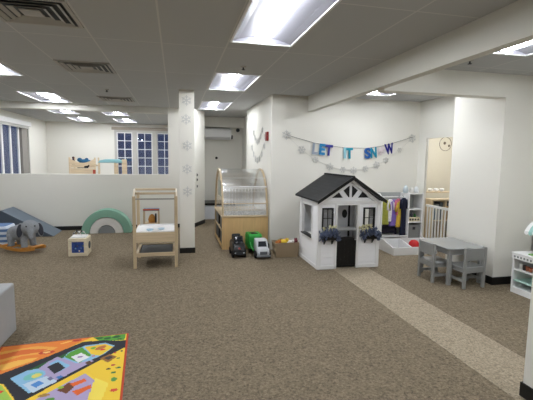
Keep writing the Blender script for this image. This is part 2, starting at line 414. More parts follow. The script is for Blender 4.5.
# ================================================================ WALL THINGS
def ac():
    t = thing('air_conditioner','white wall mounted split air conditioner under the soffit of the back passage','air conditioner',(1.1,10.9,2.08))
    obj('housing', B().prism([(10.95,2.09),(10.80,2.08),(10.72,2.14),(10.72,2.33),(10.76,2.37),(10.95,2.37)],.76,1.47,'x'), PUREW, t, .008)
    obj('outlet_flap', B().prism([(10.795,2.072),(10.715,2.132),(10.712,2.128),(10.79,2.068)],.80,1.43,'x'), mat('flap',(215,215,215),.4), t)
    obj('intake_grille', B().box(.80,1.43,10.78,10.93,2.371,2.378), DARK, t)
    b = B().box(1.48,1.53,10.88,10.95,2.10,2.2); obj('pipe_cover', b, DARK, t, .01)
ac()
tag(obj('smoke_detector', B().lathe([(.05,0),(.05,.03),(.03,.045)],n=16,M=Matrix.Translation((1.64,10.72,2.33))@Matrix.Rotation(PI/2,4,'X')), DARK), 'small dark round detector at the top right of the air conditioner','detector')
tag(obj('coat_hook', B().lathe([(.035,0),(.035,.03),(.02,.05)],n=16,M=Matrix.Translation((1.09,10.95,1.58))@Matrix.Rotation(PI/2,4,'X')), BLK), 'small black round hook on the white wall below the air conditioner','hook')
def alarm():
    t = thing('fire_alarm','red fire alarm on the side wall near the corner beside the banner wall','alarm',(1.6,6.92,1.9))
    obj('body', B().box(1.56,1.6,6.86,6.98,1.90,2.06), mat('alarm_red',(128,36,34),.4), t, .006)
    obj('strobe', B().box(1.545,1.56,6.9,6.94,1.93,2.02), mat('strobe_clear',(190,160,160),.2), t, .004)
alarm()
# three small dark switches on the angled wall
tg = (Vector((.68,9.66,0))-Vector((.42,9.12,0))).normalized(); nn = Vector((tg.y,-tg.x,0))
for k,(z,lab) in enumerate(((1.19,'topmost'),(1.08,'middle'),(.93,'lowest'))):
    c = Vector((.47,9.224,z))
    Mx = Matrix.Translation(c)@Matrix.Rotation(math.atan2(tg.y,tg.x),4,'Z')
    t = thing('wall_switch', lab+' of three small dark fittings on the narrow wall right of the white column','switch',tuple(c))
    obj('plate', B().box(-.03,.03,-.012,0,-.035,.035,M=Mx), mat('switch_plate',(200,198,192),.5), t)
    obj('rocker', B().box(-.014,.014,-.022,-.012,-.022,.022,M=Mx), BLK, t)
# snowflake shape
def flake(b, M, r, th=.006, arms=6, wd=.16):
    for k in range(arms):
        A = M@Matrix.Rotation(k*2*PI/arms,4,'Y')
        b.box(-wd*r/2,wd*r/2,-th,0,0,r,M=A)
        for s_ in (-1,1):
            b.box(-wd*r/2.4,wd*r/2.4,-th*1.1,-th*.1,0,r*.38,M=A@Matrix.Translation((0,0,r*.5))@Matrix.Rotation(s_*R(50),4,'Y'))
    b.prism([(r*.24*math.cos(k*PI/3),r*.24*math.sin(k*PI/3)) for k in range(6)],-th*1.2,0,'y',M=M)
    return b
fl_lab = ['snowflake cut-out at the very top of the white column','second snowflake from the top on the white column','middle snowflake on the white column','fourth snowflake from the top on the white column','lowest snowflake on the white column, just above the toy table']
for (z,dx),lab in zip(((2.5,0),(2.2,-.01),(1.78,.005),(1.40,0),(1.03,.005)), fl_lab):
    tag(obj('snowflake', flake(B(), Matrix.Translation((.18+dx,6.62,z)), .085), SF_M), lab, 'snowflake', 'snowflakes down the white column')
# garlands on side wall (silver tinsel swags)
def swag(y, z, w_, d, label):
    t = thing('garland', label, 'garland', (1.59,y,z))
    pts = [(1.585, y+w_*(i/12-.5), z-d*(1-(2*i/12-1)**2)) for i in range(13)]
    obj('string', B().tube(pts,.004,5), SF_M, t)
    for i in range(0,13,2):
        b = flake(B(), Matrix.Translation((1.598,pts[i][1],pts[i][2]-.03))@Matrix.Rotation(-PI/2,4,'Z'), .065); obj('snowflake', b, SF_M, t)
swag(7.80,2.15,.85,.20,'upper snowflake swag on the side wall left of the red alarm')
swag(7.80,1.85,1.2,.27,'lower snowflake swag on the side wall left of the red alarm')
# ---- banner
def glyph(ch, size, bold=.06):
    cu = bpy.data.curves.new('g','FONT'); cu.body = ch; cu.size = size*1.38; cu.extrude = .004; cu.offset = bold*size; cu.align_x = 'CENTER'
    o = bpy.data.objects.new('g', cu); C.objects.link(o); dg = bpy.context.evaluated_depsgraph_get(); dg.update()
    me = bpy.data.meshes.new_from_object(o.evaluated_get(dg)); bpy.data.objects.remove(o); bpy.data.curves.remove(cu); return me
t = thing('letter_banner','letter banner reading LET IT SNOW hung on a thin string across the white wall','banner',(3.0,6.62,1.6))
BC = {'L':(158,168,182),'E':(40,128,182),'T':(58,62,148),'I':(150,200,215),'t':(30,150,175),'S':(38,92,165),'N':(28,140,172),'W':(40,42,130)}
strs = [(1.86,2.0),(2.05,1.95),(2.38,1.87),(2.64,1.83),(2.98,1.80),(3.37,1.80),(3.64,1.84),(3.84,1.89),(4.28,2.02)]
obj('string', B().tube([(x,6.632,z) for x,z in strs],.004,5), mat('string_grey',(110,108,104),.8), t)
for ch,x,z,w_,col,rz in (('L',2.385,1.77,.10,'L',-6),('E',2.515,1.765,.10,'E',-4),('T',2.64,1.75,.125,'T',-4),('I',2.945,1.71,.045,'I',2),('T',3.035,1.705,.12,'t',3),
                      ('S',3.385,1.71,.11,'S',4),('N',3.505,1.725,.11,'N',6),('W',3.815,1.80,.16,'W',12)):
    me = glyph(ch, .165); w_ *= 1.1
    xs = [v_.co.x for v_ in me.vertices]; ys = [v_.co.y for v_ in me.vertices]
    sx = w_/(max(xs)-min(xs)); sy = .195/(max(ys)-min(ys)); cx=(max(xs)+min(xs))/2; cy=(max(ys)+min(ys))/2
    M = Matrix.Translation((x-3.0,6.625-6.62,z-1.6))@Matrix.Rotation(R(rz),4,'Y').inverted()@Matrix.Rotation(PI/2,4,'X')@Matrix.Diagonal((sx,sy,1,1))@Matrix.Translation((-cx,-cy,0))
    me.transform(M); me.materials.clear(); me.materials.append(mat('letter_'+col, BC[col], .35, metal=.2))
    o = bpy.data.objects.new('letter', me); C.objects.link(o); o.parent = t; o['label'] = 'letter %s on the banner' % ch
obj('snowflake_letter', flake(B(), Matrix.Translation((3.655,6.63,1.755)), .08), mat('pink_silver',(222,208,214),.4), t)['label'] = 'snowflake standing for the letter O'
t = thing('snowflake_garland','silver snowflake garland swagging below the letter banner','garland',(3.0,6.62,1.5))
fls = [(1.86,2.0,.085),(2.14,1.75,.075),(2.40,1.58,.062),(2.67,1.46,.075),(2.92,1.41,.062),(3.13,1.40,.07),(3.36,1.43,.062),(3.58,1.50,.075),(3.76,1.59,.06),(4.03,1.78,.05),(4.28,2.0,.08)]
obj('string', B().tube([(x,6.64,z) for x,z,_ in fls],.0025,5), SF_M, t)
for i,(x,z,r) in enumerate(fls): obj('snowflake', flake(B(), Matrix.Translation((x,6.638,z))@Matrix.Rotation(i*.4,4,'Y'), r), SF_M, t)

# ================================================================ FLOOR THINGS, LEFT
FOAMG = mat('grey_leatherette', (168,170,172), .55, noise=.02)
tag(obj('foam_block', B().box(-2.35,-1.43,2.9,3.9,0.0,.45), FOAMG, bevel=.02), 'light grey padded foam block at the left edge beside the colourful mat','foam block')
# play mat printed with a town plan
def inpoly(x, y, P):
    c = False; n = len(P)
    for i in range(n):
        (x0,y0),(x1,y1) = P[i],P[i-1]
        if (y0>y) != (y1>y) and x < (x1-x0)*(y-y0)/(y1-y0)+x0: c = not c
    return c
def blob(cx,cy,a,bb,rot=0): return [(cx+a*math.cos(t_)*math.cos(rot)-bb*math.sin(t_)*math.sin(rot), cy+a*math.cos(t_)*math.sin(rot)+bb*math.sin(t_)*math.cos(rot)) for t_ in [k*PI/6 for k in range(12)]]
BL_=(28,30,40); YE=(244,205,56); OR=(236,132,44); GR=(84,158,52); DG=(34,92,44); PU=(176,162,200); WB=(196,214,232); LB=(140,190,222); RD=(214,60,36); BR=(110,62,34); WH=(236,236,240)
layers = [
 ([(0,0),(1.01,0),(1.01,1.51),(0,1.51)], YE),
 ([(1.02,0),(.51,0),(.3,0),(.41,.1),(.62,.34),(.85,.51),(1.02,.5)], OR),
 ([(1.01,.10),(.72,.06),(.55,.13),(.62,.22),(.80,.22),(1.01,.33)], (240,170,70)),
 ([(1.01,.16),(.8,.1),(.62,.14),(.66,.18),(.85,.2),(1.01,.27)], (226,110,40)),
 ([(.98,.36),(.80,.28),(.66,.27),(.7,.33),(.86,.42)], (246,186,80)),
 (blob(.62,.2,.06,.03), (206,70,40)),(blob(.62,.2,.03,.015), (244,200,120)),
 (blob(.42,.035,.04,.02), (200,60,40)),(blob(.50,.05,.05,.012,.4), (250,190,90)),
 ([(.30,0),(.02,0),(.03,.13),(.23,.10)], GR),
 (blob(.10,.05,.035,.025),DG),(blob(.17,.06,.03,.022),DG),(blob(.24,.04,.03,.02),DG),(blob(.07,.1,.02,.015),DG),(blob(.13,.02,.02,.012),(150,200,60)),
 # road loop (dark) and inside of the loop
 ([(1.01,.44),(.61,.36),(.37,.08),(.09,.13),(0,.15),(.01,.24),(.08,.33),(.6,.85),(.64,.84),(.77,.56),(.9,.62),(1.01,.66)][0:0] or [(1.01,.44),(.86,.47),(.61,.29),(.37,.08),(.2,.09),(.09,.13),(0,.14),(0,.26),(.08,.33),(.62,.88),(.66,.86),(.80,.62),(1.01,.52)], BL_),
 ([(.78,.555),(.64,.41),(.45,.245),(.34,.155),(.18,.145),(.10,.22),(.16,.33),(.6,.79)], LB),
 ([(.70,.47),(.64,.41),(.45,.245),(.48,.34),(.60,.45)], DG),([(.47,.32),(.44,.245),(.36,.18),(.27,.34),(.34,.45)], GR),
 ([(.34,.18),(.18,.165),(.11,.24),(.2,.37),(.27,.33)], YE),(blob(.21,.23,.05,.03,.7),(200,120,60)),(blob(.19,.27,.02,.015),(230,60,60)),(blob(.27,.22,.02,.02),(120,180,60)),
 ([(.42,.33),(.35,.28),(.28,.37),(.35,.44)], WH),(blob(.35,.35,.02,.015),(150,120,170)),
 ([(.57,.36),(.52,.30),(.36,.45),(.22,.42),(.41,.62),(.5,.70),(.62,.46)], PU),
 ([(.56,.40),(.51,.35),(.40,.47),(.47,.56)], LB),
 ([(.565,.45),(.50,.39),(.43,.50),(.49,.57)], BL_),
 (blob(.64,.56,.09,.08,.5), LB),(blob(.63,.56,.065,.05,.5), (120,196,190)),(blob(.61,.56,.035,.03,.5), (226,216,110)),
 ([(.67,.66),(.54,.585),(.45,.68),(.58,.79)], WB),([(.62,.68),(.575,.64),(.53,.68),(.575,.73)], (80,140,210)),([(.53,.62),(.51,.60),(.48,.64),(.5,.66)], (110,110,150)),([(.47,.62),(.44,.6),(.42,.63),(.45,.65)], (60,120,190)),
 # green outside bottom left
 ([(1.01,.54),(.81,.63),(.66,.88),(.70,1.0),(1.01,1.0)], (160,200,80)),([(.95,.66),(.86,.64),(.82,.72),(.92,.76)], GR),(blob(.80,.72,.03,.02),RD),
 # lower centre lilac plaza, brown fort, orange roofs
 ([(.62,.95),(.28,.62),(.17,.78),(.20,.96),(.42,1.12)], PU),
 ([(.43,.80),(.37,.72),(.31,.75),(.36,.86)], BR),([(.36,.74),(.27,.69),(.25,.73),(.33,.78)], (232,104,40)),([(.33,.84),(.22,.79),(.21,.83),(.29,.9)], (232,104,40)),
 (blob(.5,.84,.035,.02),(170,130,60)),(blob(.45,.9,.03,.02),GR),(blob(.41,.77,.02,.015),(150,190,60)),
 ([(.20,.70),(.10,.80),(.13,1.0),(.22,1.0)], (248,224,90)),
 # right hand yellow desert
 ([(.20,.42),(.13,.36),(.07,.42),(.13,.50)], (150,100,46)),([(.17,.42),(.13,.39),(.1,.42),(.13,.46)], (60,50,50)),
 (blob(.24,.42,.02,.013,1),(40,40,50)),(blob(.25,.36,.013,.01),(230,80,40)),(blob(.07,.30,.012,.009),(40,60,40)),(blob(.045,.27,.014,.01),(60,40,30)),(blob(.09,.35,.014,.01),(200,60,50)),
 (blob(.04,.33,.012,.012),(30,70,60)),(blob(.09,.55,.018,.012),(190,40,60)),(blob(.05,.60,.02,.012),(40,90,60)),(blob(.12,.60,.018,.012),(70,50,40)),(blob(.08,.66,.02,.014),(60,110,60)),(blob(.06,.45,.014,.01),(50,110,60)),(blob(.07,.76,.02,.03),(90,150,70)),(blob(.06,.9,.025,.02),(210,70,50)),
 ([(.30,.46),(.27,.43),(.24,.48),(.27,.5)], (90,60,40)),
 # rest of the print, towards the camera
 ([(1.01,1.0),(.7,1.0),(.5,1.2),(.0,1.15),(.0,1.25),(.55,1.3),(.75,1.1),(1.01,1.1)], BL_),
 ([(1.01,1.1),(.75,1.1),(.55,1.3),(.6,1.5),(1.01,1.5)], GR),([(.5,1.3),(0,1.25),(0,1.5),(.5,1.5)], OR),
]
def playmat():
    du = .008; nu, nv = int(1.0/du), int(1.5/du)
    bm = bmesh.new(); th = .006
    vs = [[bm.verts.new((-i*1.0/nu,-j*1.5/nv,th)) for j in range(nv+1)] for i in range(nu+1)]
    cl = bm.loops.layers.float_color.new('print')
    boxes = [(min(p[0] for p in P),max(p[0] for p in P),min(p[1] for p in P),max(p[1] for p in P),P,tuple(s2l(c))) for P,c in layers]
    for i in range(nu):
        for j in range(nv):
            u, v_ = (i+.5)*1.0/nu, (j+.5)*1.5/nv; c = s2l(YE)
            for x0,x1,y0,y1,P,cc in boxes:
                if x0<=u<=x1 and y0<=v_<=y1 and inpoly(u,v_,P): c = cc
            if u < .016 or v_ < .012 or u > .986 or v_ > 1.486: c = s2l((196,66,28))
            f = bm.faces.new([vs[i][j],vs[i][j+1],vs[i+1][j+1],vs[i+1][j]])
            for l in f.loops: l[cl] = (*c,1)
    bot = [bm.verts.new((x,y,0)) for x,y in ((0,0),(0,-1.5),(-1,-1.5),(-1,0))]
    f = bm.faces.new(bot)
    for l in f.loops: l[cl] = (.3,.05,.02,1)
    edges = [[vs[0][j] for j in range(nv+1)],[vs[i][nv] for i in range(nu+1)],[vs[nu][j] for j in range(nv,-1,-1)],[vs[i][0] for i in range(nu,-1,-1)]]
    for k,e in enumerate(edges):
        f = bm.faces.new([bot[k],bot[(k+1)%4]]+e[::-1])
        for l in f.loops: l[cl] = (.5,.06,.02,1)
    bmesh.ops.recalc_face_normals(bm, faces=bm.faces[:])
    me = bpy.data.meshes.new('play_mat'); bm.to_mesh(me); bm.free()
    m = bpy.data.materials.new('printed_mat'); m.use_nodes = True; nt = m.node_tree; a = nt.nodes.new('ShaderNodeVertexColor'); a.layer_name = 'print'
    nt.links.new(a.outputs[0], nt.nodes['Principled BSDF'].inputs['Base Color']); nt.nodes['Principled BSDF'].inputs['Roughness'].default_value = .75
    me.materials.append(m); o = bpy.data.objects.new('play_mat', me); C.objects.link(o); o.location = (-.43,3.62,.001); o.rotation_euler = (0,0,R(4))
    tag(o, 'colourful play mat printed with roads, buildings and orange hills on the carpet','play mat')
playmat()

# foam ramp, bolster
RAMP = mat('slate_blue_foam', (110,122,134), .6)
RAMP_SHADE = mat('slate_foam_shaded', (78,88,100), .6)  # same foam, with the shade of the upright ends put into the colour
b = B(); b.prism([(-4.02,0),(-3.27,.53),(-2.36,0)],8.44,9.06,'y')
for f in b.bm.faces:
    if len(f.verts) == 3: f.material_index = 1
tag(obj('foam_ramp', b, [RAMP,RAMP_SHADE], bevel=.01), 'slate blue folding foam wedge ramp leaning along the half wall','foam ramp')
tag(obj('striped_cushion', B().box(-3.75,-2.84,7.52,7.95,0,.37), STRIPE, bevel=.05, seg=3), 'blue and white striped cushion block behind the plush elephant','cushion')

# elephant rocker
def elephant():
    t = thing('elephant_rocker','grey plush elephant rocker on honey coloured wooden rails','rocking toy',(-2.5,7.22,0),R(-30))
    PL = mat('grey_plush',(146,150,155),.95,noise=.12,scale=60,bump=.5,bscale=120,spec=.05)
    b = B()
    b.sph((-.05,0,.30),(.19,.125,.125),20); b.sph((.12,0,.33),(.12,.10,.12),16); b.sph((.20,-.02,.41),(.135,.135,.13),20); b.sph((-.17,0,.29),(.10,.115,.115),14)
    for x in (-.16,.12):
        for y in (-.08,.08): b.tube([(x,y,.28),(x+.01,y,.17),(x+.02,y*1.1,.085)],[.062,.052,.05],12)
    HR = Matrix.Translation((.20,-.02,0))@Matrix.Rotation(R(-38),4,'Z')
    b.tube([(.08,0,.39),(.13,0,.345),(.145,0,.30),(.165,0,.265),(.19,0,.26)],[.062,.05,.04,.034,.03],12,M=HR)
    b.tube([(-.26,0,.31),(-.31,0,.26),(-.32,0,.2)],[.014,.012,.014],6)
    def rm(o):
        m = o.modifiers.new('r','REMESH'); m.mode = 'VOXEL'; m.voxel_size = .012; m.use_smooth_shade = True
        s_ = o.modifiers.new('s','SMOOTH'); s_.iterations = 4
    obj('body', b, PL, t, local=True, mods=rm)
    EAR = mat('dark_plush_ear',(66,68,76),.95,spec=.05)
    for s_ in (-1,1):
        Mx = HR@Matrix.Translation((-.01,s_*.135,.41))@Matrix.Rotation(s_*R(-55),4,'Z')@Matrix.Rotation(s_*R(14),4,'X')
        e = obj('ear', B().sph((0,0,-.04),(.062,.024,.125),16,M=Mx), PL, t, local=True, smooth=True)
        obj('ear_lining', B().sph((-.0,s_*.012,-.045),(.05,.018,.108),16,M=Mx), EAR, e, local=True, smooth=True)
        obj('eye', B().sph((.118,s_*.06,.45),.013,8,M=HR), BLK, t, local=True, smooth=True)
    obj('saddle', B().sph((-.04,0,.36),(.11,.128,.085),16), mat('pale_saddle',(150,153,160),.9), t, local=True, smooth=True)
    for s_ in (-1,1):
        b = B(); pts = []
        for i in range(15):
            x = -.36+.72*i/14; z = .018+.34*x*x; pts.append((x,z))
        b.prism([(x,z) for x,z in pts]+[(x,z+.045) for x,z in pts[::-1]], s_*.11-.014, s_*.11+.014, 'y')
        obj('rocker_rail', b, ORW, t, local=True)
    for x in (-.27,-.14,.14,.3):
        obj('cross_bar', B().box(x-.03,x+.03,-.125,.125,.062+.3*x*x,.085+.3*x*x), ORW, t, local=True, bevel=.004)
elephant()

# activity cube
def cube():
    t = thing('activity_cube','small wooden activity cube with a blue window and bead loops on top','toy',(-1.52,6.85,0))
    FR = woodmat('cream_wood',(224,212,186),'X')
    x0,x1,y0,y1,h = -1.67,-1.39,6.68,7.0,.285
    b = B(); c = .04
    for y,yy in ((y0,y0+.02),(y1-.02,y1)):
        b.box(x0,x1,y,yy,0,.055).box(x0,x1,y,yy,h-.055,h).box(x0,x0+.05,y,yy,.055,h-.055).box(x1-.05,x1,y,yy,.055,h-.055)
    b.box(x0,x1,y0+.02,y1-.02,h-.02,h).box(x0,x1,y0+.02,y1-.02,0,.02)
    b.box(x0,x0+.012,y0+.02,y1-.02,.02,h-.02).box(x1-.012,x1,y0+.02,y1-.02,.02,h-.02)
    obj('cube_frame', b, FR, t, .006)
    obj('front_window', B().box(x0+.05,x1-.05,y0+.012,y0+.018,.055,h-.055), mat('blue_plexi',(62,84,150),.15,noise=.35,scale=14), t)
    for k in range(6): obj('bead', B().sph((x0+.08+.027*k,y0+.006,.085+.04*(k%3)),.013,8), mat('bead_%d'%k,[(40,70,130),(90,150,190),(60,60,80),(220,210,190),(90,120,160),(60,90,70)][k],.4), t, smooth=True)
    obj('side_dial', B().lathe([(.06,0),(.06,.01)],M=Matrix.Translation((x1,6.84,.15))@Matrix.Rotation(PI/2,4,'Y'),n=18), mat('dial_dark',(70,80,84),.5), t)
    obj('maze_base', B().box(x0+.03,x1-.03,y0+.05,y1-.05,h,h+.018), WHITE, t)
    for i,(a,b_,hh) in enumerate(((-1.63,-1.48,.09),(-1.58,-1.43,.07))):
        y = 6.78+.09*i; pts = [(a+(b_-a)*k/10,y,h+.018+hh*math.sin(PI*k/10)) for k in range(11)]
        w_ = obj('bead_wire', B().tube(pts,.004,6), mat('wire_white',(225,225,225),.4), t)
        for k in (2,5,7): obj('bead', B().sph(pts[k],.016,8), mat('bead_t%d'%k,[(205,205,205),(120,120,125),(60,64,70)][(k//2)%3],.4), w_, smooth=True)
cube()
# nesting arches
def arch(ro, ri, m, label, y0=8.62, y1=8.92, cx=-1.41):
    n = 24
    if ri: P = [(cx+ro*math.cos(PI*k/n), ro*math.sin(PI*k/n)) for k in range(n+1)]+[(cx+ri*math.cos(PI*k/n), ri*math.sin(PI*k/n)) for k in range(n,-1,-1)]
    else: P = [(cx+ro*math.cos(PI*k/n), ro*math.sin(PI*k/n)) for k in range(n+1)]
    b = B()
    if ri:
        for k in range(n):
            a0,a1 = PI*k/n, PI*(k+1)/n
            q = [(cx+r_*math.cos(a), y, r_*math.sin(a)) for y in (y0,y1) for r_,a in ((ro,a0),(ro,a1),(ri,a1),(ri,a0))]
            b.hexa(q)
        bmesh.ops.remove_doubles(b.bm, verts=b.bm.verts[:], dist=1e-5)
        inner = {}
        for f in b.bm.faces: inner.setdefault(frozenset(v_.index for v_ in f.verts) if False else tuple(sorted(tuple(round(c,4) for c in v_.co) for v_ in f.verts)),[]).append(f)
        for k_,fs in inner.items():
            if len(fs) > 1: bmesh.ops.delete(b.bm, geom=fs, context='FACES_ONLY')
    else: b.prism(P, y0, y1, 'y')
    tag(obj('foam_arch', b, m, bevel=.008), label, 'foam arch')
arch(.49,.335,mat('teal_foam',(138,184,164),.6),'large teal foam arch, outermost of the nested set by the half wall')
arch(.325,.17,mat('white_foam',(226,225,221),.6),'white foam arch nested between the teal arch and grey half round')
arch(.16,0,mat('grey_foam',(138,142,144),.6),'small grey foam half round at the centre of the nested arches')

# sand / sensory table
def sandtable():
    t = thing('sensory_table','pale pine sensory table with white tray and paper roll rail above','play table',(-.29,6.05,0))
    x0,x1,y0,y1 = -.60,.02,5.78,6.46; pw = .045
    for x in (x0,x1-pw):
        for y in (y0,y1-pw): obj('leg', B().box(x,x+pw,y,y+.03 if y==y0 else y+pw,0,1.04), PINEZ, t, .004)
    b = B()
    b.box(x0+pw,x1-pw,y0,y0+.02,.375,.52); obj('front_apron', b, PINE, t, .003)
    obj('back_apron', B().box(x0+pw,x1-pw,y1-.02,y1,.375,.52), PINE, t, .003)
    for x in (x0+.01,x1-.03): obj('side_apron', B().box(x,x+.02,y0+.03,y1-pw,.375,.52), PINE, t, .003)
    b = B(); b.box(x0+.03,x1-.03,y0+.02,y1-.02,.40,.415)
    for a in ((x0+.03,x0+.04,y0+.02,y1-.02),(x1-.04,x1-.03,y0+.02,y1-.02),(x0+.04,x1-.04,y0+.02,y0+.03),(x0+.04,x1-.04,y1-.03,y1-.02)): b.box(*a,.415,.535)
    b.box(x0+.04,x1-.04,y0+.03,y1-.03,.50,.512)
    obj('tray', b, PUREW, t)
    for z in (.99,): obj('front_rail', B().box(x0+pw,x1-pw,y0+.005,y0+.02,z,z+.018), mat('grey_rail',(150,146,136),.5), t)
    for a in ((x0+pw,x1-pw,y0+.0,y0+.03),(x0+pw,x1-pw,y1-.04,y1-.01)): obj('lower_rail', B().box(*a,.175,.225), PINE, t, .003)
    for x in (x0+.03,x1-.075): obj('side_rail', B().box(x,x+.045,y0+.03,y1-pw,.180,.225), PINE, t, .003)
    obj('lower_shelf', B().box(x0+.075,x1-.075,y0+.03,y1-.04,.185,.205), mat('dark_shelf',(92,94,96),.6), t)
    obj('top_board', B().box(x0+.02,x1-.02,5.98,6.01,1.105,1.135), PINE, t, .006)
    obj('dowel', B().tube([(x0+.02,6.0,1.06),(x1-.02,6.0,1.06)],.016,12), PINE, t, smooth=True)
    for x in (x0+.008,x1-.026):
        P = [(5.80+.42*k/8, 1.04+.09*math.sin(PI*(k/8)**.8)) for k in range(9)]
        obj('side_bracket', B().prism(P+[(y,z-.04) for y,z in P[::-1]], x, x+.018, 'x'), mat('bracket_cream',(226,216,198),.5), t)
sandtable()
# crumpled sand toys in tray: pale blue cup shapes
for i,(x,y,c,lab) in enumerate(((-.38,6.0,(178,205,222),'pale blue dish lying in the white tray of the sensory table, left'),(-.22,6.06,(196,214,226),'pale grey dish lying in the white tray of the sensory table, right'))):
    tag(obj('toy_dish', B().lathe([(.035,.0),(.055,.02),(.05,.02),(.03,.006)],(x,y,.512),16), mat('dish_%d'%i,c,.5)), lab, 'dish')
# wooden toy stand behind table
def bench():
    t = thing('toy_workbench','small wooden toy stand with red and blue top seen behind the sensory table','toy',(-.48,7.95,0))
    x0,x1,y0,y1 = -.62,-.32,7.85,8.05
    obj('top', B().box(x0,x1,y0,y1,.555,.585), mat('toy_teal',(70,120,150),.5), t, .004)
    obj('back_rail', B().box(x0,x1,y0-.01,y0,.565,.595), mat('toy_red',(196,92,58),.5), t)
    for x in (x0,x1-.025):
        for y in (y0,y1-.025): obj('leg', B().box(x,x+.025,y,y+.025,0,.555), PINEZ, t)
    obj('shelf', B().box(x0+.03,x1-.03,y0,y1,.3,.32), PINE, t)
    obj('drum', B().lathe([(.06,0),(.075,.06),(.05,.13),(.02,.16)],(-.46,7.94,.32),16), ORW, t, smooth=True)
    obj('peg', B().box(-.40,-.37,7.87,7.9,.32,.5), DARK, t)
bench()

# ================================================================ GREENHOUSE CABINET
def greenhouse():
    t = thing('toy_greenhouse','birch toy greenhouse cabinet with arched clear cover and hoop ribs','play cabinet',(1.18,7.4,0))
    x0,x1,y0,y1,zt = .77,1.585,6.75,8.05,.60
    obj('front_panel', B().box(x0,x1,y0,y0+.025,.0,zt-.03), BIRCH, t, .003)
    obj('counter', B().box(x0-.01,x1,y0-.01,y1,zt-.03,zt), PINE, t, .004)
    obj('back_panel', B().box(x0,x1,y1-.02,y1,.0,zt-.03), BIRCH, t)
    obj('side_panel', B().box(x1-.02,x1,y0+.025,y1-.02,0,zt-.03), BIRCH, t)
    obj('base', B().box(x0,x1-.02,y0+.025,y1-.02,.02,.06), BIRCH, t)
    obj('shelf', B().box(x0,x1-.02,y0+.025,y1-.02,.31,.33), PINE, t)
    for y in (y0+.025,y1-.05): obj('post', B().box(x0,x0+.03,y,y+.03,.06,zt-.03), PINEZ, t)
    cy, ry, rz = 7.4, .64, .80
    def arc(r1, r2, a0, a1, n=20): return [(cy-r1*math.cos(a0+(a1-a0)*k/n), zt+r2*math.sin(a0+(a1-a0)*k/n)) for k in range(n+1)]
    for x in (x0, .5*(x0+x1), x1-.03):
        if abs(x-.5*(x0+x1)) < .01: continue
        b = B(); A = arc(ry,rz,0,PI); D = arc(ry-.045,rz-.045,0,PI)
        for k in range(20):
            b.hexa([(xx,p[0],p[1]) for xx in (x,x+.03) for p in (A[k],A[k+1],D[k+1],D[k])])
        obj('rib', b, PINEZ, t)
    # clear cover
    A = arc(ry-.01,rz-.01,0,PI*.98,24); b = B()
    for k in range(24):
        b.hexa([(xx,p[0],p[1]) for xx in (x0+.03,x1-.03) for p in (A[k],A[k+1],(A[k+1][0],A[k+1][1]-.003),(A[k][0],A[k][1]-.003))])
    obj('clear_cover', b, ACRYL, t)
    for (yy,zz,h,m_) in ((y0+.02,1.085,.022,WHITE),(y0+.0,.80,.012,PINE),(y0+.1,1.24,.01,SF_M)):
        obj('cross_bar', B().box(x0+.03,x1-.03,yy,yy+.02,zz,zz+h), m_, t)
    obj('planter_strip', B().box(x0+.04,x1-.04,y0+.005,y0+.04,zt,zt+.075), mat('speckled_strip',(190,190,188),.6,noise=.35,scale=60), t)
    # inner white wire rack
    b = B()
    for k in range(12): b.tube([(x0+.08+k*.057,y0+.12,zt+.01),(x0+.08+k*.057,y0+.12,zt+.46)],.005,5)
    for z in (.1,.25,.46): b.tube([(x0+.05,y0+.12,zt+z),(x1-.06,y0+.12,zt+z)],.004,5)
    obj('wire_rack', b, WHITE, t)
    obj('hanging_cloth', B().box(x0+.012,x0+.02,7.0,7.5,.9,1.18), mat('sage_cloth',(176,180,168),.8), t)
greenhouse()
for k,(y,z,h,lab) in enumerate(((7.06,.332,.232,'black bin on the upper side shelf of the toy greenhouse, nearer one'),(7.72,.332,.232,'black bin on the upper side shelf of the toy greenhouse, farther one'),(7.06,.062,.24,'dark bin on the lower side shelf of the toy greenhouse, nearer one'),(7.72,.062,.24,'dark bin on the lower side shelf of the toy greenhouse, farther one'))):
    b = B(); x0,x1,y0,y1 = .79,1.1,y-.22,y+.22
    b.box(x0,x1,y0,y1,z,z+.01)
    for a in ((x0,x0+.01,y0,y1),(x1-.01,x1,y0,y1),(x0+.01,x1-.01,y0,y0+.01),(x0+.01,x1-.01,y1-.01,y1)): b.box(*a,z+.01,z+h)
    tag(obj('storage_bin', b, BLK if k<2 else DARK), lab, 'bin')
# low cabinet in the passage
t = thing('low_cabinet','low white cabinet with black top at the end of the passage','cabinet',(1.1,10.5,0))
obj('body', B().box(.70,1.5,10.2,10.93,0,.37), mat('cool_white',(205,208,214),.5), t)
obj('top', B().box(.69,1.51,10.17,10.93,.37,.42), BLK, t)
for x in (.71,1.11): obj('door', B().box(x,x+.38,10.185,10.2,.03,.35), mat('cool_white',(0,0,0)), t, .003)

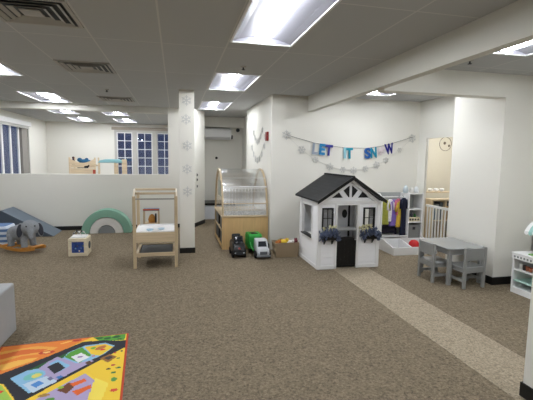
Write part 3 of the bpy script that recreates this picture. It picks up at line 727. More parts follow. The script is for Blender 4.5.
# ================================================================ RIDE-ONS, BASKET
def wheel(b, x, y, z, r, w_, n=18): b.lathe([(r*.5,0),(r*.9,0),(r,.15*w_),(r,.85*w_),(r*.9,w_),(r*.5,w_)],n=n,M=Matrix.Translation((x,y,z))@Matrix.Rotation(PI/2,4,'Y')); return b
def blackcar():
    t = thing('toy_car','black push ride-on car facing the camera beside the green truck','toy car',(.975,6.35,0))
    x0,x1,y0,y1 = .875,1.08,6.10,6.58
    b = B(); b.prism([(y0,.05),(y0-.0,.13),(y0+.03,.19),(y0+.10,.225),(y0+.14,.235),(y0+.42,.24),(y1,.19),(y1,.05)],x0,x1,'x')
    obj('body', b, BLK, t, .03, seg=3, smooth=True)
    b = B(); b.prism([(y0+.10,.225),(y0+.16,.32),(y0+.20,.335),(y0+.23,.32),(y0+.2,.23)],x0+.025,x1-.025,'x'); obj('windshield', b, mat('tinted',(24,27,32),.15), t, .012, smooth=True)
    obj('seat_back', B().box(x0+.03,x1-.03,y1-.1,y1-.06,.22,.33), DARK, t, .02)
    for x in (x0-.012,x1-.022):
        for y in (y0+.09,y1-.1): obj('wheel', wheel(B(),x,y,.058,.058,.034), mat('tyre',(28,28,29),.8), t)
    obj('grille', B().box(x0+.045,x1-.045,y0-.008,y0+.01,.06,.11), DARK, t, .004)
    obj('emblem', B().lathe([(.02,0),(.02,.006)],n=16,M=Matrix.Translation((.975,y0+.008,.165))@Matrix.Rotation(PI/2+.4,4,'X')), mat('emblem_pink',(206,120,120),.4), t)
    for x in (x0+.035,x1-.035): obj('headlight', B().sph((x,y0+.002,.09),(.016,.008,.012),10), mat('lamp_clear',(200,205,210),.2), t, smooth=True)
blackcar()
def truck():
    t = thing('toy_truck','white cab toy truck with bright green rear container','toy truck',(1.34,6.35,0))
    WG = mat('truck_white',(200,204,208),.4); GN = mat('truck_green',(44,152,60),.45)
    x0,x1 = 1.235,1.455
    obj('chassis', B().box(1.26,1.43,6.06,6.70,.05,.09), DARK, t, .01)
    b = B().prism([(6.0,.06),(6.0,.13),(6.02,.165),(6.10,.175),(6.14,.27),(6.18,.285),(6.33,.285),(6.35,.09),(6.12,.06)],x0+.012,x1-.012,'x')
    obj('cab', b, WG, t, .02, smooth=True)
    ws = obj('windshield', B().hexa([(x0+.04,6.098,.182),(x1-.04,6.098,.182),(x1-.04,6.102,.182),(x0+.04,6.102,.182),(x0+.05,6.133,.262),(x1-.05,6.133,.262),(x1-.05,6.145,.262),(x0+.05,6.145,.262)]), mat('windshield_dark',(40,44,50),.15), t)
    obj('grille', B().box(x0+.05,x1-.05,5.99,6.005,.075,.125), mat('grille_grey',(96,100,104),.4), t, .004)
    obj('bumper', B().box(x0,x1,5.975,6.01,.035,.07), mat('bumper_grey',(120,124,128),.4), t, .01)
    for x in (x0+.03,x1-.03): obj('headlight', B().sph((x,5.998,.105),(.016,.01,.014),10), mat('lamp_clear',(0,0,0)), t, smooth=True)
    b = B().prism([(6.38,.09),(6.38,.30),(6.42,.325),(6.68,.325),(6.71,.25),(6.71,.09)],1.17,1.40,'x')
    cont = obj('container', b, GN, t, .015)
    obj('hatch', B().box(1.23,1.34,6.45,6.56,.325,.335), BLK, cont, .003)
    for k in range(4): obj('container_rib', B().box(1.162,1.17,6.43+.07*k,6.45+.07*k,.11,.29), GN, cont)
    obj('lift_arm', B().tube([(1.195,6.36,.2),(1.19,6.25,.16),(1.2,6.12,.13)],.014,8), GN, t)
    for x in (x0-.02,x1-.02):
        for y in (6.10,6.55): obj('wheel', wheel(B(),x,y,.062,.062,.04), mat('tyre',(0,0,0)), t)
truck()
def basket():
    t = thing('toy_basket','woven seagrass basket full of toys against the banner wall','basket',(1.78,6.2,0))
    b = B(); z = .235
    def rr(w_,d,zz): return [(1.745-w_,6.17-d,zz),(1.745+w_,6.17-d,zz),(1.745+w_,6.17+d,zz),(1.745-w_,6.17+d,zz)]
    A = rr(.18,.10,0)+rr(.20,.125,z)
    b.hexa(A); bmesh.ops.delete(b.bm, geom=[f for f in b.bm.faces if all(v_.co.z > z-.01 for v_ in f.verts)], context='FACES_ONLY')
    def so(o): m = o.modifiers.new('t','SOLIDIFY'); m.thickness = .01; m.offset = -1
    obj('basket_wall', b, WEAVE, t, mods=so)
    obj('rim', B().tube(rr(.198,.123,z),.009,6,closed=True), WEAVE, t)
basket()
random.seed(3)
bt = [('yellow plush toy on top of the woven basket','plush toy',(1.70,6.14,.235),(.08,.06,.05),(236,200,60)),
      ('orange plush toy at the left end of the basket','plush toy',(1.60,6.12,.225),(.04,.05,.045),(196,120,60)),
      ('white plush toy in the right half of the basket','plush toy',(1.81,6.11,.235),(.05,.04,.04),(228,224,220)),
      ('maroon plush toy at the right end of the basket','plush toy',(1.885,6.17,.225),(.045,.055,.05),(122,58,66)),
      ('pale pink ball at the back of the basket','ball',(1.77,6.23,.235),(.05,.05,.05),(226,178,180)),
      ('olive green toy at the front left of the basket','toy',(1.65,6.22,.225),(.04,.04,.04),(150,148,70))]
for i,(lab,cat,c,r,col) in enumerate(bt):
    m_ = mat('basket_toy_%d'%i,col,.8)
    if cat == 'ball': tag(obj('ball', B().sph(c,r,16), m_, smooth=True), lab, cat); continue
    t = thing('plush_toy' if 'plush' in cat else 'soft_toy', lab, cat, c)
    b = B().sph(c,r,14); b.sph((c[0]+r[0]*.8,c[1]-.01,c[2]+r[2]*.55),r[2]*.7,12); b.sph((c[0]-r[0]*.8,c[1]-r[1]*.4,c[2]),(r[0]*.4,r[1]*.4,r[2]*.35),8)
    obj('body', b, m_, t, smooth=True)
    obj('ear', B().sph((c[0]+r[0]*.8-.014,c[1]-.01,c[2]+r[2]*1.15),(.012,.007,.016),8), m_, t, smooth=True)
    obj('ear', B().sph((c[0]+r[0]*.8+.014,c[1]-.01,c[2]+r[2]*1.15),(.012,.007,.016),8), m_, t, smooth=True)

# ================================================================ PLAYHOUSE
def playhouse():
    X, Y = 1.99, 5.30
    t = thing('playhouse','white wooden playhouse with black shingled gable roof and black half door','playhouse',(X,Y,0))
    W, D, E, A = .95, .86, .965, 1.30; cx = W/2
    def off(b):
        for v_ in b.bm.verts: v_.co += Vector((X,Y,0))
        return b
    def P(name, b, m, parent=None, **k): return obj(name, off(b), m, parent or t, **k)
    # front wall with window holes and door opening
    b = B(); th = .03
    for x0,x1,wx0,wx1 in ((0,.27,.055,.205),(.61,W,.70,.86)):
        b.box(x0,wx0,0,th,0,E).box(wx1,x1,0,th,0,E).box(wx0,wx1,0,th,0,.62).box(wx0,wx1,0,th,.89,E)
    b.prism([(0,E),(W,E),(cx,A)],0,th,'y')
    front = P('front_wall', b, SIDING)
    # left side wall with big opening
    b = B(); b.box(0,th,th,.27,0,E).box(0,th,.72,D,0,E).box(0,th,.27,.72,0,.43).box(0,th,.27,.72,.90,E); P('side_wall', b, SIDING)
    b = B(); b.box(W-th,W,th,.27,0,E).box(W-th,W,.72,D,0,E).box(W-th,W,.27,.72,0,.43).box(W-th,W,.27,.72,.90,E); P('side_wall', b, SIDING)  # opening on this unseen side added to let light inside
    # back wall with opening strip
    b = B(); b.box(th,W-th,D-th,D,0,E).prism([(0.0,E),(W,E),(cx,A)],D-th,D,'y'); P('back_wall', b, mat('inner_grey_white',(226,228,232),.6))
    P('back_slot', B().box(.83,.865,D-.036,D-.03,.3,E), mat('dark_slot',(30,32,36),.6))
    # corner boards and trims
    for x in (-.012,W-.045): P('corner_board', B().box(x,x+.057,-.012,0,0,E), WHITE, bevel=.003)
    for y in (0,D-.05): P('corner_board', B().box(-.012,0,y,y+.05,0,E), WHITE, bevel=.003)
    P('base_board', B().box(0,.27,-.014,0,0,.05).box(.62,W,-.014,0,0,.05), WHITE)
    P('base_board', B().box(-.014,0,0,D,0,.05), WHITE)
    P('side_frame', frame_piece(B(),.25,.74,.41,.92,-.014,0,.022,'x'), WHITE)
    P('side_sill', B().box(-.03,.05,.26,.73,.415,.435), BLK, bevel=.003)
    # door surround
    P('door_frame', B().box(.25,.285,-.014,.03,0,.96).box(.595,.63,-.014,.03,0,.96).box(.285,.595,-.014,.03,.935,.965), WHITE, bevel=.003)
    P('tie_beam', B().box(-.01,W+.01,-.018,0,.96,1.0), WHITE, bevel=.003)
    # half door
    b = B(); b.prism([(.289,.02),(.592,.02),(.592,.45)]+[(.592-.303*k/8,.45+.02*math.sin(PI*k/8)) for k in range(1,8)]+[(.289,.45)],.0,.022,'y')
    d = P('half_door', b, BLK, bevel=.003)
    for k in range(5): P('plank', B().box(.30+.058*k,.30+.058*k+.05,-.006,0,.05,.44), BLK, d, bevel=.003)
    P('door_knob', B().sph((.575,-.012,.43),.013,10), WHITE, d, smooth=True)
    # gable sunburst
    blk = mat('gable_black',(20,21,23),.6)
    for k,pp in enumerate(([(.19,1.045),(.355,1.045),(.285,1.135)],[(.365,1.15),(.445,1.05),(.455,1.05),(.455,1.22)],[(.497,1.22),(.497,1.05),(.505,1.05),(.585,1.15)],[(.76,1.045),(.595,1.045),(.665,1.135)])):
        P('gable_inset', B().prism(pp,-.006,0,'y'), blk)
    sl = (A-E)/cx
    for s_ in (0,1):
        pp = [(-.02,E+.0),(cx,A+.02),(cx,A-.03),(.07,E+.0)]
        if s_: pp = [(W-x,z) for x,z in pp]
        P('rake_board', B().prism(pp,-.03,-.008,'y'), WHITE)
    # windows in front
    for k,(wx0,wx1) in enumerate(((.055,.205),(.70,.86))):
        f = P('window_frame', frame_piece(B(),wx0-.012,wx1+.012,.60,.90,-.022,.01,.022), BLK, front, bevel=.002)
        P('muntin', B().box((wx0+wx1)/2-.004,(wx0+wx1)/2+.004,-.015,.0,.62,.88).box(wx0+.01,wx1-.01,-.014,.0,.744,.752), BLK)
    # flower boxes
    for k,(fx0,fx1) in enumerate(((.045,.245),(.68,.88))):
        b = B().prism([(-.10,.52),(-.012,.52),(-.012,.44),(-.085,.44)],fx0,fx1,'x'); fb = P('flower_box', b, BLK, bevel=.004)
        for n_,x in enumerate((fx0+.03,fx1-.05)): P('bracket', B().prism([(-.07,.44),(-.012,.44),(-.012,.37)],x,x+.02,'x'), BLK, fb)
        random.seed(11+k); bl = B(); ye = B(); le = B()
        for j in range(130):
            px_ = random.uniform(fx0-.045,fx1+.045); py_ = random.uniform(-.145,-.02); pz = .50+random.uniform(-.03,.10)+(.02 if .3<(px_-fx0)/(fx1-fx0)<.8 else 0)
            if abs(px_-(fx0+fx1)/2) > .1: pz -= .04
            Mx = Matrix.Translation((px_,py_,pz))@Matrix.Rotation(random.uniform(0,6),4,'Z')@Matrix.Rotation(random.uniform(-1,1),4,'X')
            for q in range(5):
                A_ = Mx@Matrix.Rotation(q*2*PI/5,4,'Y'); bl.prism([(-.004,.003),(.004,.003),(.009,.018),(0,.024),(-.009,.018)],-.002,.002,'y',M=A_)
        for j in range(26):
            px_ = random.uniform(fx0,fx1)+(.0 if k==0 else -.06); pz = .60+random.uniform(-.01,.05); py_ = random.uniform(-.10,-.03)
            ye.tube([(px_,py_,.54),(px_+.005,py_,pz)],.003,5); ye.sph((px_,py_,pz),(.014,.012,.016),6)
        for j in range(40):
            px_ = random.uniform(fx0-.02,fx1+.02); py_ = random.uniform(-.12,-.02); pz = random.uniform(.50,.58)
            le.tube([(px_,py_,.5),(px_+random.uniform(-.03,.03),py_-.01,pz)],[.004,.002],4)
        P('blue_flowers', bl, mat('slate_blue_petal',(88,98,124),.7,noise=.35,scale=30), fb)
        P('cream_flowers', ye, mat('cream_petal',(206,200,160),.7,noise=.1), fb)
        P('stems', le, mat('stem_dark',(62,74,70),.8), fb)
    # roof
    ov, f0, f1 = .035, -.085, 1.02; zt_, ze = A+.025, E+.075
    dx = cx+ov
    for s_ in (0,1):
        pp = [(cx,zt_),(cx,zt_+.03),(-ov-.01,ze-.03),(-ov-.01,ze-.055)]
        if s_: pp = [(W-x,z) for x,z in pp]
        P('roof_slope', B().prism(pp,f0,f1,'y'), SHINGLE)
    for s_ in (0,1):
        pp = [(cx,zt_+.035),(-ov-.02,ze-.028),(-ov-.02,ze-.075),(cx,zt_-.015)]
        if s_: pp = [(W-x,z) for x,z in pp]
        P('roof_fascia', B().prism(pp,f0-.018,f0,'y'), BLK)
    P('ridge_cap', B().box(cx-.02,cx+.02,f0-.01,f1,zt_+.022,zt_+.04), SHINGLE)
    # inside: shelf, oval mirror
    P('inner_counter', B().box(.50,.92,.56,D-th,.45,.47), WHITE)
    P('inner_mirror', B().lathe([(.045,0),(.045,.01)],n=20,M=Matrix.Translation((.765,D-th,.69))@Matrix.Rotation(PI/2,4,'X')@Matrix.Diagonal((1,1.6,1,1))), BLK)
    P('sink_tap', B().tube([(.16,.5,.43),(.16,.5,.56),(.19,.5,.58),(.22,.5,.55)],.01,8), SF_M)
    P('inner_sink', B().box(.04,.3,.4,.70,.40,.43), WHITE)
playhouse()

# ================================================================ DRESS-UP SHELF
def organizer():
    t = thing('dress_up_shelf','white dress-up storage shelf with hanging rod, cubbies and low tray','shelf unit',(3.95,6.35,0))
    x0,x1,xm,yb,yf = 3.55,4.38,4.085,6.63,6.33
    obj('side_panel', B().prism([(yf,0.0),(yb,0.0),(yb,1.0),(yf+.1,1.0),(yf,.92)],x0,x0+.018,'x'), WHITE, t)
    obj('divider', B().box(xm,xm+.018,yf,yb,.15,1.0), WHITE, t)
    obj('side_panel', B().box(x1-.018,x1,yf,yb,0,1.0), WHITE, t)
    obj('back_panel', B().box(x0+.018,x1-.018,yb-.01,yb,0,1.0), mat('back_panel_grey',(176,180,178),.6), t)
    for z in (.17,.47,.70,.985): obj('shelf', B().box(xm+.018,x1-.018,yf,yb-.01,z,z+.016), WHITE, t)
    obj('shelf', B().box(x0+.018,xm,yf,yb-.01,.20,.22), WHITE, t)
    obj('lower_front', B().box(x0+.018,xm,yf,yf+.015,.0,.24).box(xm,x1-.018,yf,yf+.015,.0,.17), WHITE, t)
    obj('hanging_rod', B().tube([(x0+.018,6.47,.93),(xm,6.47,.93)],.012,10), WHITE, t)
    # floor tray with slanted side
    obj('tray_side', B().prism([(5.88,0),(yf,0),(yf,.22),(5.88,.12)],x0,x0+.016,'x'), WHITE, t)
    obj('tray_side', B().prism([(5.88,0),(yf,0),(yf,.22),(5.88,.12)],x1-.016,x1,'x'), WHITE, t)
    obj('tray_divider', B().prism([(5.88,0),(yf,0),(yf,.20),(5.88,.11)],3.915,3.93,'x'), WHITE, t)
    obj('tray_front', B().box(x0,x1,5.865,5.88,0,.13), WHITE, t)
    obj('tray_floor', B().box(x0+.016,x1-.016,5.88,yf,.015,.03), mat('tray_inner',(186,184,184),.6), t)
organizer()
def garment(x, col, top, bot, w_, label, name='dress_up_costume', y=6.47, hem=None, th=.035):
    x += .04; w_ *= 1.1
    t = thing(name, label, 'costume', (x,y,bot))
    m_ = mat('cloth_%s_%s_%s'%col, col, .85, noise=.15, scale=25, bump=.3, bscale=30)
    obj('hanger', B().tube([(x,y,.935),(x,y+.015,.955),(x,y+.018,.94),(x,y,.92),(x-w_*.35,y,.89),(x+w_*.35,y,.89),(x,y,.92)],.003,5), mat('hanger_grey',(150,150,150),.4), t)
    b = B(); n = 10; rings = []
    prof = [(top,.45,.5),(top-.03,.8,.9),(top-.10,.78,1),(top-(top-bot)*.45,.72,1),(bot+.02,1.0,1.2),(bot,1.02,1.15)]
    for z,sx,sy in prof:
        rings.append([b.bm.verts.new((x+sx*w_/2*math.cos(k*2*PI/16), y+(1+.25*math.cos(k*5))*sy*th*math.sin(k*2*PI/16), z)) for k in range(16)])
    for a,c in zip(rings,rings[1:]):
        for k in range(16): b.face([a[k],a[(k+1)%16],c[(k+1)%16],c[k]])
    b.face(rings[0]); b.face(rings[-1][::-1])
    obj('bodice', b, m_, t, smooth=True)
    for s_ in (-1,1):
        obj('sleeve', B().tube([(x+s_*w_*.36,y,top-.035),(x+s_*w_*.5,y-.012,top-.11),(x+s_*w_*.52,y-.015,top-.2)],[.028,.026,.022],8), m_, t, smooth=True)
    if hem: obj('hem', B().tube([(x+w_*.5*math.cos(k*2*PI/16), y+th*1.1*math.sin(k*2*PI/16), bot+.008) for k in range(16)],.012,6,closed=True), mat('cloth_%s_%s_%s'%hem,hem,.85), t)
garment(3.65,(158,160,66),.88,.43,.16,'olive yellow costume at the left end of the hanging rod')
garment(3.755,(225,222,224),.89,.48,.11,'white costume between the olive one and the purple one')
garment(3.825,(122,98,176),.88,.39,.15,'purple costume with navy hem in the middle of the rod',hem=(40,40,78))
garment(3.905,(200,110,130),.90,.60,.10,'pink costume just right of the purple one',y=6.45)
garment(3.925,(206,172,60),.86,.38,.12,'golden yellow costume right of the purple one',y=6.44)
garment(3.985,(26,30,52),.92,.17,.11,'long navy costume at the right end of the rod',y=6.40)
garment(4.045,(110,48,52),.70,.26,.07,'dark red costume hanging behind the navy one',y=6.53)
garment(3.76,(34,28,46),.43,.26,.27,'dark skirt hanging low behind the olive costume',y=6.53)
# cubby contents
t = thing('fabric_bin','grey fabric bin in the lowest open cubby of the white shelf','bin',(4.26,6.47,.186))
GB = mat('grey_felt',(128,130,128),.9)
b = B(); b.box(4.11,4.345,6.345,6.6,.187,.197)
for a in ((4.11,4.12,6.345,6.6),(4.335,4.345,6.345,6.6),(4.12,4.335,6.345,6.355),(4.12,4.335,6.59,6.6)): b.box(*a,.197,.43)
obj('bin_wall', b, GB, t); obj('pull_tab', B().box(4.195,4.245,6.338,6.345,.34,.39), DARK, t)
t = thing('toy_box','small cream toy box with round cut-outs on the middle shelf','box',(4.26,6.4,.487))
obj('box_body', B().box(4.12,4.345,6.36,6.5,.487,.56), mat('cream_box',(226,214,184),.6), t, .004)
for x in (4.15,4.20,4.255,4.31): obj('round_hole', B().lathe([(.018,0),(.018,.004)],n=14,M=Matrix.Translation((x,6.36,.523))@Matrix.Rotation(PI/2,4,'X')), DARK, t)
for i,(x,h,c,lab) in enumerate(((4.15,.12,(120,112,120),'mauve toy bottle standing on the cream toy box'),(4.215,.09,(80,84,96),'dark toy jar standing on the cream toy box'),(4.28,.06,(70,130,70),'green toy cup standing on the cream toy box'))):
    tag(obj('toy_bottle', B().lathe([(.024,0),(.026,.01),(.024,h*.6),(.012,h*.8),(.012,h)],(x,6.43,.56),12), mat('tb_%d'%i,c,.5), smooth=True), lab, 'toy bottle')
for i,(x,r,h,c,lab) in enumerate(((4.10,.05,.14,(190,200,206),'pale grey wig head at the left end of the white shelf top'),(4.22,.045,.10,(228,226,222),'white tulle bundle in the middle of the white shelf top'),(4.32,.05,.12,(214,218,220),'white tulle bundle at the right end of the white shelf top'))):
    tag(obj('headpiece', B().lathe([(r*.8,0),(r,h*.3),(r*.75,h*.7),(r*.25,h)],(x,6.48,1.001),14), mat('hp_%d'%i,c,.8,bump=.6,bscale=40), smooth=True), lab, 'headpiece')
t = thing('red_hat','bright red toy fire hat lying in the right half of the low tray','hat',(4.05,6.06,.03))
RH = mat('hat_red',(196,30,34),.4)
obj('brim', B().lathe([(.105,.06),(.11,.07),(.085,.085)],(4.05,6.06,.03),20), RH, t, smooth=True)
obj('crown', B().lathe([(.09,0),(.09,.09),(.08,.14),(.05,.175),(.01,.185)],(4.05,6.06,.03),20), RH, t, smooth=True)
tag(obj('black_boot', B().prism([(4.26,.03),(4.35,.03),(4.35,.06),(4.31,.08),(4.30,.13),(4.26,.13)],6.1,6.16,'y'), BLK, bevel=.01), 'black boot beside the red hat in the low tray', 'boot')
t = thing('white_coat','white coat with black cuff hanging beside the playhouse roof','coat',(3.46,6.5,.3))

# ================================================================ GATE + CREAM ROOM
bpy.data.objects.remove(t)
t = thing('safety_gate','white metal safety gate with upright bars across the cream doorway','gate',(4.5,6.1,0))
GT = mat('gate_white',(226,226,222),.45)
b = B().box(4.485,4.515,5.18,6.41,.755,.795).box(4.485,4.515,5.18,6.41,.04,.07); obj('gate_rail', b, GT, t)
for k in range(15): obj('bar', B().tube([(4.50,5.22+.082*k,.07),(4.50,5.22+.082*k,.755)],.013,8), GT, t)
t = thing('wooden_shelf','wooden low shelf with slatted front beyond the safety gate','shelf',(5.15,6.8,0))
obj('shelf_top', B().box(4.75,5.62,6.60,6.84,.83,.86), PINE, t)
obj('upper_board', B().box(4.75,5.62,6.86,7.0,.965,.985), PINE, t)
for x in (4.75,5.04,5.33,5.59): obj('upright', B().box(x,x+.03,6.60,6.84,0,.83), PINEZ, t)
for x in (4.76,5.58): obj('post', B().box(x,x+.03,6.88,6.98,0,.965), PINEZ, t)
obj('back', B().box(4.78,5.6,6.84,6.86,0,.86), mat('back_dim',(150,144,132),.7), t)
obj('mid_board', B().box(4.78,5.6,6.62,6.84,.44,.46), PINE, t)
random.seed(5)
for k in range(7):
    x = (4.80,4.88,4.96,5.09,5.17,5.25,5.38)[k]; c = [(92,112,128),(146,150,152),(80,86,92),(160,130,90),(110,120,124),(60,66,70),(140,140,134)][k]
    lab = ['slate blue','light grey','charcoal','tan','blue grey','near black','pale grey'][k]+' book upright on the shelf behind the safety gate'
    tag(obj('book', B().box(x,x+.05,6.63,6.82,.46,.46+.26+.04*(k%3)), mat('bk_%d'%k,c,.7)), lab, 'book', 'books behind the safety gate')
for i,(x,lab) in enumerate(((4.93,'leftmost of the three white bowls on the wooden board beyond the gate'),(5.06,'middle one of the three white bowls on the wooden board beyond the gate'),(5.19,'rightmost of the three white bowls on the wooden board beyond the gate'))):
    tag(obj('bowl', B().lathe([(.025,0),(.045,.015),(.048,.045),(.042,.055)],(x,6.93,.985),14), PUREW, smooth=True), lab, 'bowl', 'white bowls beyond the gate')
tag(obj('wall_decal', B().tube([(6.24+.16*math.cos(k*2*PI/24),8.295,1.99+.16*math.sin(k*2*PI/24)) for k in range(24)],.006,5,closed=True).sph((6.22,8.295,2.01),(.035,.008,.035),10).sph((6.34,8.295,1.95),(.03,.008,.03),10), mat('decal_brown',(110,96,82),.7)), 'round outline decal with two dark dots high on the cream room wall', 'decal')

# ================================================================ TABLE + CHAIRS
def kidtable():
    t = thing('kids_table','grey painted square children\'s table beside the white wall corner','table',(3.64,4.63,0))
    x0,x1,y0,y1,z = 3.37,3.94,4.28,4.97,.485
    obj('table_top', B().prism([(x0+.05,y0),(x1-.05,y0),(x1,y0+.05),(x1,y1-.05),(x1-.05,y1),(x0+.05,y1),(x0,y1-.05),(x0,y0+.05)],z-.022,z,'z'), mat('grey_table_top',(150,152,152),.22,spec=.6), t, .005)
    for x in (x0+.03,x1-.075):
        for y in (y0+.03,y1-.075): obj('leg', B().box(x,x+.045,y,y+.045,0,z-.022), GREYW, t, .004)
    b = B().box(x0+.075,x1-.075,y0+.035,y0+.053,z-.09,z-.022).box(x0+.075,x1-.075,y1-.053,y1-.035,z-.09,z-.022).box(x0+.035,x0+.053,y0+.075,y1-.075,z-.09,z-.022).box(x1-.053,x1-.035,y0+.075,y1-.075,z-.09,z-.022)
    obj('apron', b, GREYW, t)
kidtable()
def chair():
    t = thing('kids_chair','grey children\'s chair pushed in on the left side of the small table','chair',(3.40,4.55,0),R(-90))
    # local: backrest at -y, faces +y
    w_, d, sz, h = .33, .30, .27, .52
    for x in (-w_/2,w_/2-.035): obj('leg', B().box(x,x+.035,-d/2,-d/2+.035,0,h), GREYW, t, .004, local=True)
    for x in (-w_/2,w_/2-.035): obj('leg', B().box(x,x+.035,d/2-.035,d/2,0,sz-.02), GREYW, t, .004, local=True)
    obj('seat', B().box(-w_/2-.005,w_/2+.005,-d/2+.035,d/2+.01,sz-.02,sz), mat('grey_table_top',(0,0,0)), t, .005, local=True)
    obj('backrest', B().box(-w_/2+.035,w_/2-.035,-d/2+.006,-d/2+.026,.355,h-.01), GREYW, t, .004, local=True)
    obj('seat_frame', B().box(-w_/2+.035,w_/2-.035,-d/2+.008,-d/2+.026,sz-.07,sz-.0).box(-w_/2+.008,-w_/2+.026,-d/2+.035,d/2-.035,sz-.065,sz-.02).box(w_/2-.026,w_/2-.008,-d/2+.035,d/2-.035,sz-.065,sz-.02), GREYW, t, local=True)
    for s_ in (-w_/2+.008,w_/2-.026): obj('stretcher', B().box(s_,s_+.018,-d/2+.035,d/2-.035,.08,.115), GREYW, t, local=True)
    obj('stretcher', B().box(-w_/2+.026,w_/2-.026,-.01,.01,.085,.11), GREYW, t, local=True)
    return t
ch = chair()
ch.location = (3.41,4.60,0)
dup(ch,(3.645,4.29,0),R(4),'grey children\'s chair on the near side of the small table, back to the camera')

# ================================================================ TOY KITCHEN
def kitchen():
    t = thing('toy_kitchen','white toy market stand with mint shelves and mint canopy at the right edge','play stand',(4.25,3.5,0))
    x0,x1,y0,y1,z = 4.03,4.42,2.95,3.97,.50
    MINT = mat('mint_panel',(178,210,200),.5)
    obj('side_panel', B().box(x0,x1,y1-.02,y1,0,z-.02), WHITE, t)
    obj('side_panel', B().box(x0,x1,y0,y0+.02,0,z-.02), WHITE, t)
    obj('divider', B().box(x0+.01,x1,3.45,3.47,.06,z-.02), WHITE, t)
    obj('counter', B().box(x0-.015,x1,y0-.01,y1+.01,z-.02,z), WHITE, t, .004)
    obj('back_panel', B().box(x1-.012,x1-.002,y0+.02,y1-.02,0,z-.02), MINT, t)
    obj('base', B().box(x0,x1-.012,y0+.02,y1-.02,.0,.07), WHITE, t)
    for zz in (.145,.28): obj('shelf', B().box(x0+.01,x1-.012,y0+.02,3.45,zz,zz+.014).box(x0+.01,x1-.012,3.47,y1-.02,zz,zz+.014), WHITE if zz>.2 else MINT, t)
    v_ = obj('valance', B().box(x0-.012,x0,y0,y1,z-.075,z-.02), WHITE, t)
    for k in range(22): obj('cut_out', B().prism([(y1-.04-.045*k+.014*math.cos(a*PI/3),z-.048+.014*math.sin(a*PI/3)) for a in range(6)],x0-.0135,x0-.012,'x'), mat('cut_out_grey',(120,128,126),.6), v_)
    for y in (3.75,3.05):
        obj('canopy_post', B().box(4.26,4.28,y,y+.02,z,.88), WHITE, t)
    n = 10; b = B(); 
    for k in range(17):
        ya,yb = 3.90-.055*k, 3.90-.055*(k+1)
        pp = [(4.10+.26*(j/n), .77+.15*math.sin(PI/2*(j/n)**.7)) for j in range(n+1)]
        b.prism([(x,zz) for x,zz in pp]+[(x,zz-.006) for x,zz in pp[::-1]], yb, ya, 'y', mi=k%2)
        b.prism([(ya,.772),(yb,.772),(yb,.74),((ya+yb)/2,.725),(ya,.74)],4.097,4.103,'x',mi=k%2)
    obj('canopy', b, [PUREW, mat('mint_cloth',(160,204,200),.7)], t)
kitchen()
for i,(y,z,c,h,lab) in enumerate(((3.905,.294,(230,228,222),.07,'white toy cup on the upper shelf of the toy stand'),(3.86,.294,(52,40,36),.06,'dark brown toy jar on the upper shelf of the toy stand'),(3.815,.294,(156,92,66),.055,'terracotta toy pot on the upper shelf, left one'),(3.77,.294,(170,100,70),.05,'terracotta toy pot on the upper shelf, right one'))):
    tag(obj('toy_pot', B().lathe([(.014,0),(.019,.004),(.021,h*.6),(.021,h),(.015,h),(.014,h*.7)],(4.10,y,z),14), mat('pot_%d'%i,c,.5), smooth=True), lab, 'toy pot')
t = thing('toy_tray','green toy tray with leafy vegetables on the toy stand counter','tray',(4.15,3.68,.5))
obj('tray', B().box(4.07,4.24,3.56,3.80,.5,.515), mat('tray_green',(120,170,90),.5), t, .005)
b = B(); random.seed(2)
for k in range(16): b.sph((4.1+random.random()*.11,3.59+random.random()*.18,.525+random.random()*.02),(.022,.02,.018),8)
obj('vegetables', b, mat('leaf_green',(130,184,96),.7), t, smooth=True)

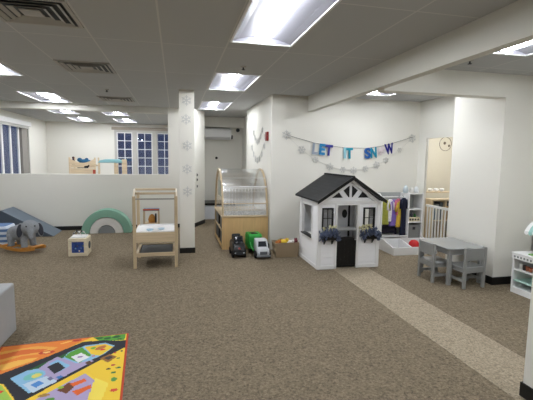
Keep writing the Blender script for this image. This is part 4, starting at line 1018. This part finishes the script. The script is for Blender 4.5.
# ================================================================ FAR ROOM THINGS
LWD = woodmat('light_blond_wood',(220,200,168),'X')
def loft():
    t = thing('wooden_play_bed','blond wooden slatted play structure in the room beyond the half wall','play structure',(-2.55,12.1,0))
    x0,x1,y0,y1 = -2.9,-2.2,12.0,12.6
    for x in (x0,x1-.04):
        for y in (y0,y1-.04): obj('post', B().box(x,x+.04,y,y+.04,0,1.54), LWD, t)
    b = B().box(x0+.04,x1-.04,y0+.01,y0+.03,1.05,1.24).box(x0+.04,x1-.04,y0+.01,y0+.03,1.255,1.32).box(x0+.04,x1-.04,y0+.01,y0+.03,.80,1.03)
    top = [(x0+.04+(x1-x0-.08)*k/10, 1.50-.11*math.sin(PI*k/10)) for k in range(11)]
    b.prism([(x0+.04,1.335)]+top+[(x1-.04,1.335)],y0+.01,y0+.03,'y')
    obj('front_panel', b, LWD, t)
    obj('slot_handle', B().box(x0+.22,x0+.5,y0+.004,y0+.01,1.245,1.26), DARK, t)
    obj('platform', B().box(x0,x1,y0+.04,y1-.04,1.30,1.33), LWD, t)
loft()
t = thing('wooden_table_frame','blond wooden framed stand with teal top beside the play structure','play stand',(-1.8,12.3,0))
TE = mat('pale_teal',(138,188,194),.6)
for x in (-2.15,-1.72,-1.42): obj('post', B().box(x,x+.05,12.05,12.1,0,1.40 if x>-2 else 1.45), LWD, t)
obj('teal_top', B().prism([(-2.15,1.40),(-1.45,1.40),(-1.5,1.46),(-1.65,1.50),(-1.95,1.50),(-2.1,1.46)],12.0,12.5,'y'), TE, t, .01)
obj('end_panel', B().box(-1.66,-1.60,12.02,12.04,.9,1.38).box(-1.5,-1.37,12.0,12.04,1.0,1.5), LWD, t)
t = thing('blue_dinosaur','blue plush animal lying on top of the blond wooden play structure','plush toy',(-2.55,12.2,1.33))
BD = mat('blue_plush',(38,92,128),.9)
b = B().sph((-2.52,12.25,1.41),(.17,.09,.085),14).sph((-2.66,12.22,1.47),(.07,.06,.06),12).sph((-2.36,12.24,1.42),(.09,.05,.04),10).sph((-2.48,12.24,1.49),(.05,.04,.04),8)
obj('body', b, BD, t, smooth=True)
t = thing('dark_doll','small dark doll standing at the left end of the wooden play structure','doll',(-2.80,12.1,1.33))
obj('body', B().lathe([(.04,0),(.05,.06),(.03,.14),(.02,.17)],(-2.80,12.1,1.33),12), mat('doll_dark',(54,42,66),.8), t, smooth=True)
obj('head', B().sph((-2.80,12.1,1.53),.035,12), mat('doll_head',(70,44,50),.8), t, smooth=True)
t = thing('black_decal','small dark animal shape on the blond wooden front panel','decal',(-2.43,11.99,1.28))
obj('body', B().prism([(-2.50,1.25),(-2.40,1.25),(-2.36,1.31),(-2.38,1.34),(-2.42,1.31),(-2.5,1.30)],11.992,12.005,'y'), BLK, t)
tag(obj('red_box', B().box(-2.26,-2.2,11.9,11.97,0,1.2), mat('rust_red',(168,70,50),.6)), 'narrow rust red panel at the right side of the play structure', 'panel')
for o in bpy.data.objects:
    if '_o' in o: del o['_o']
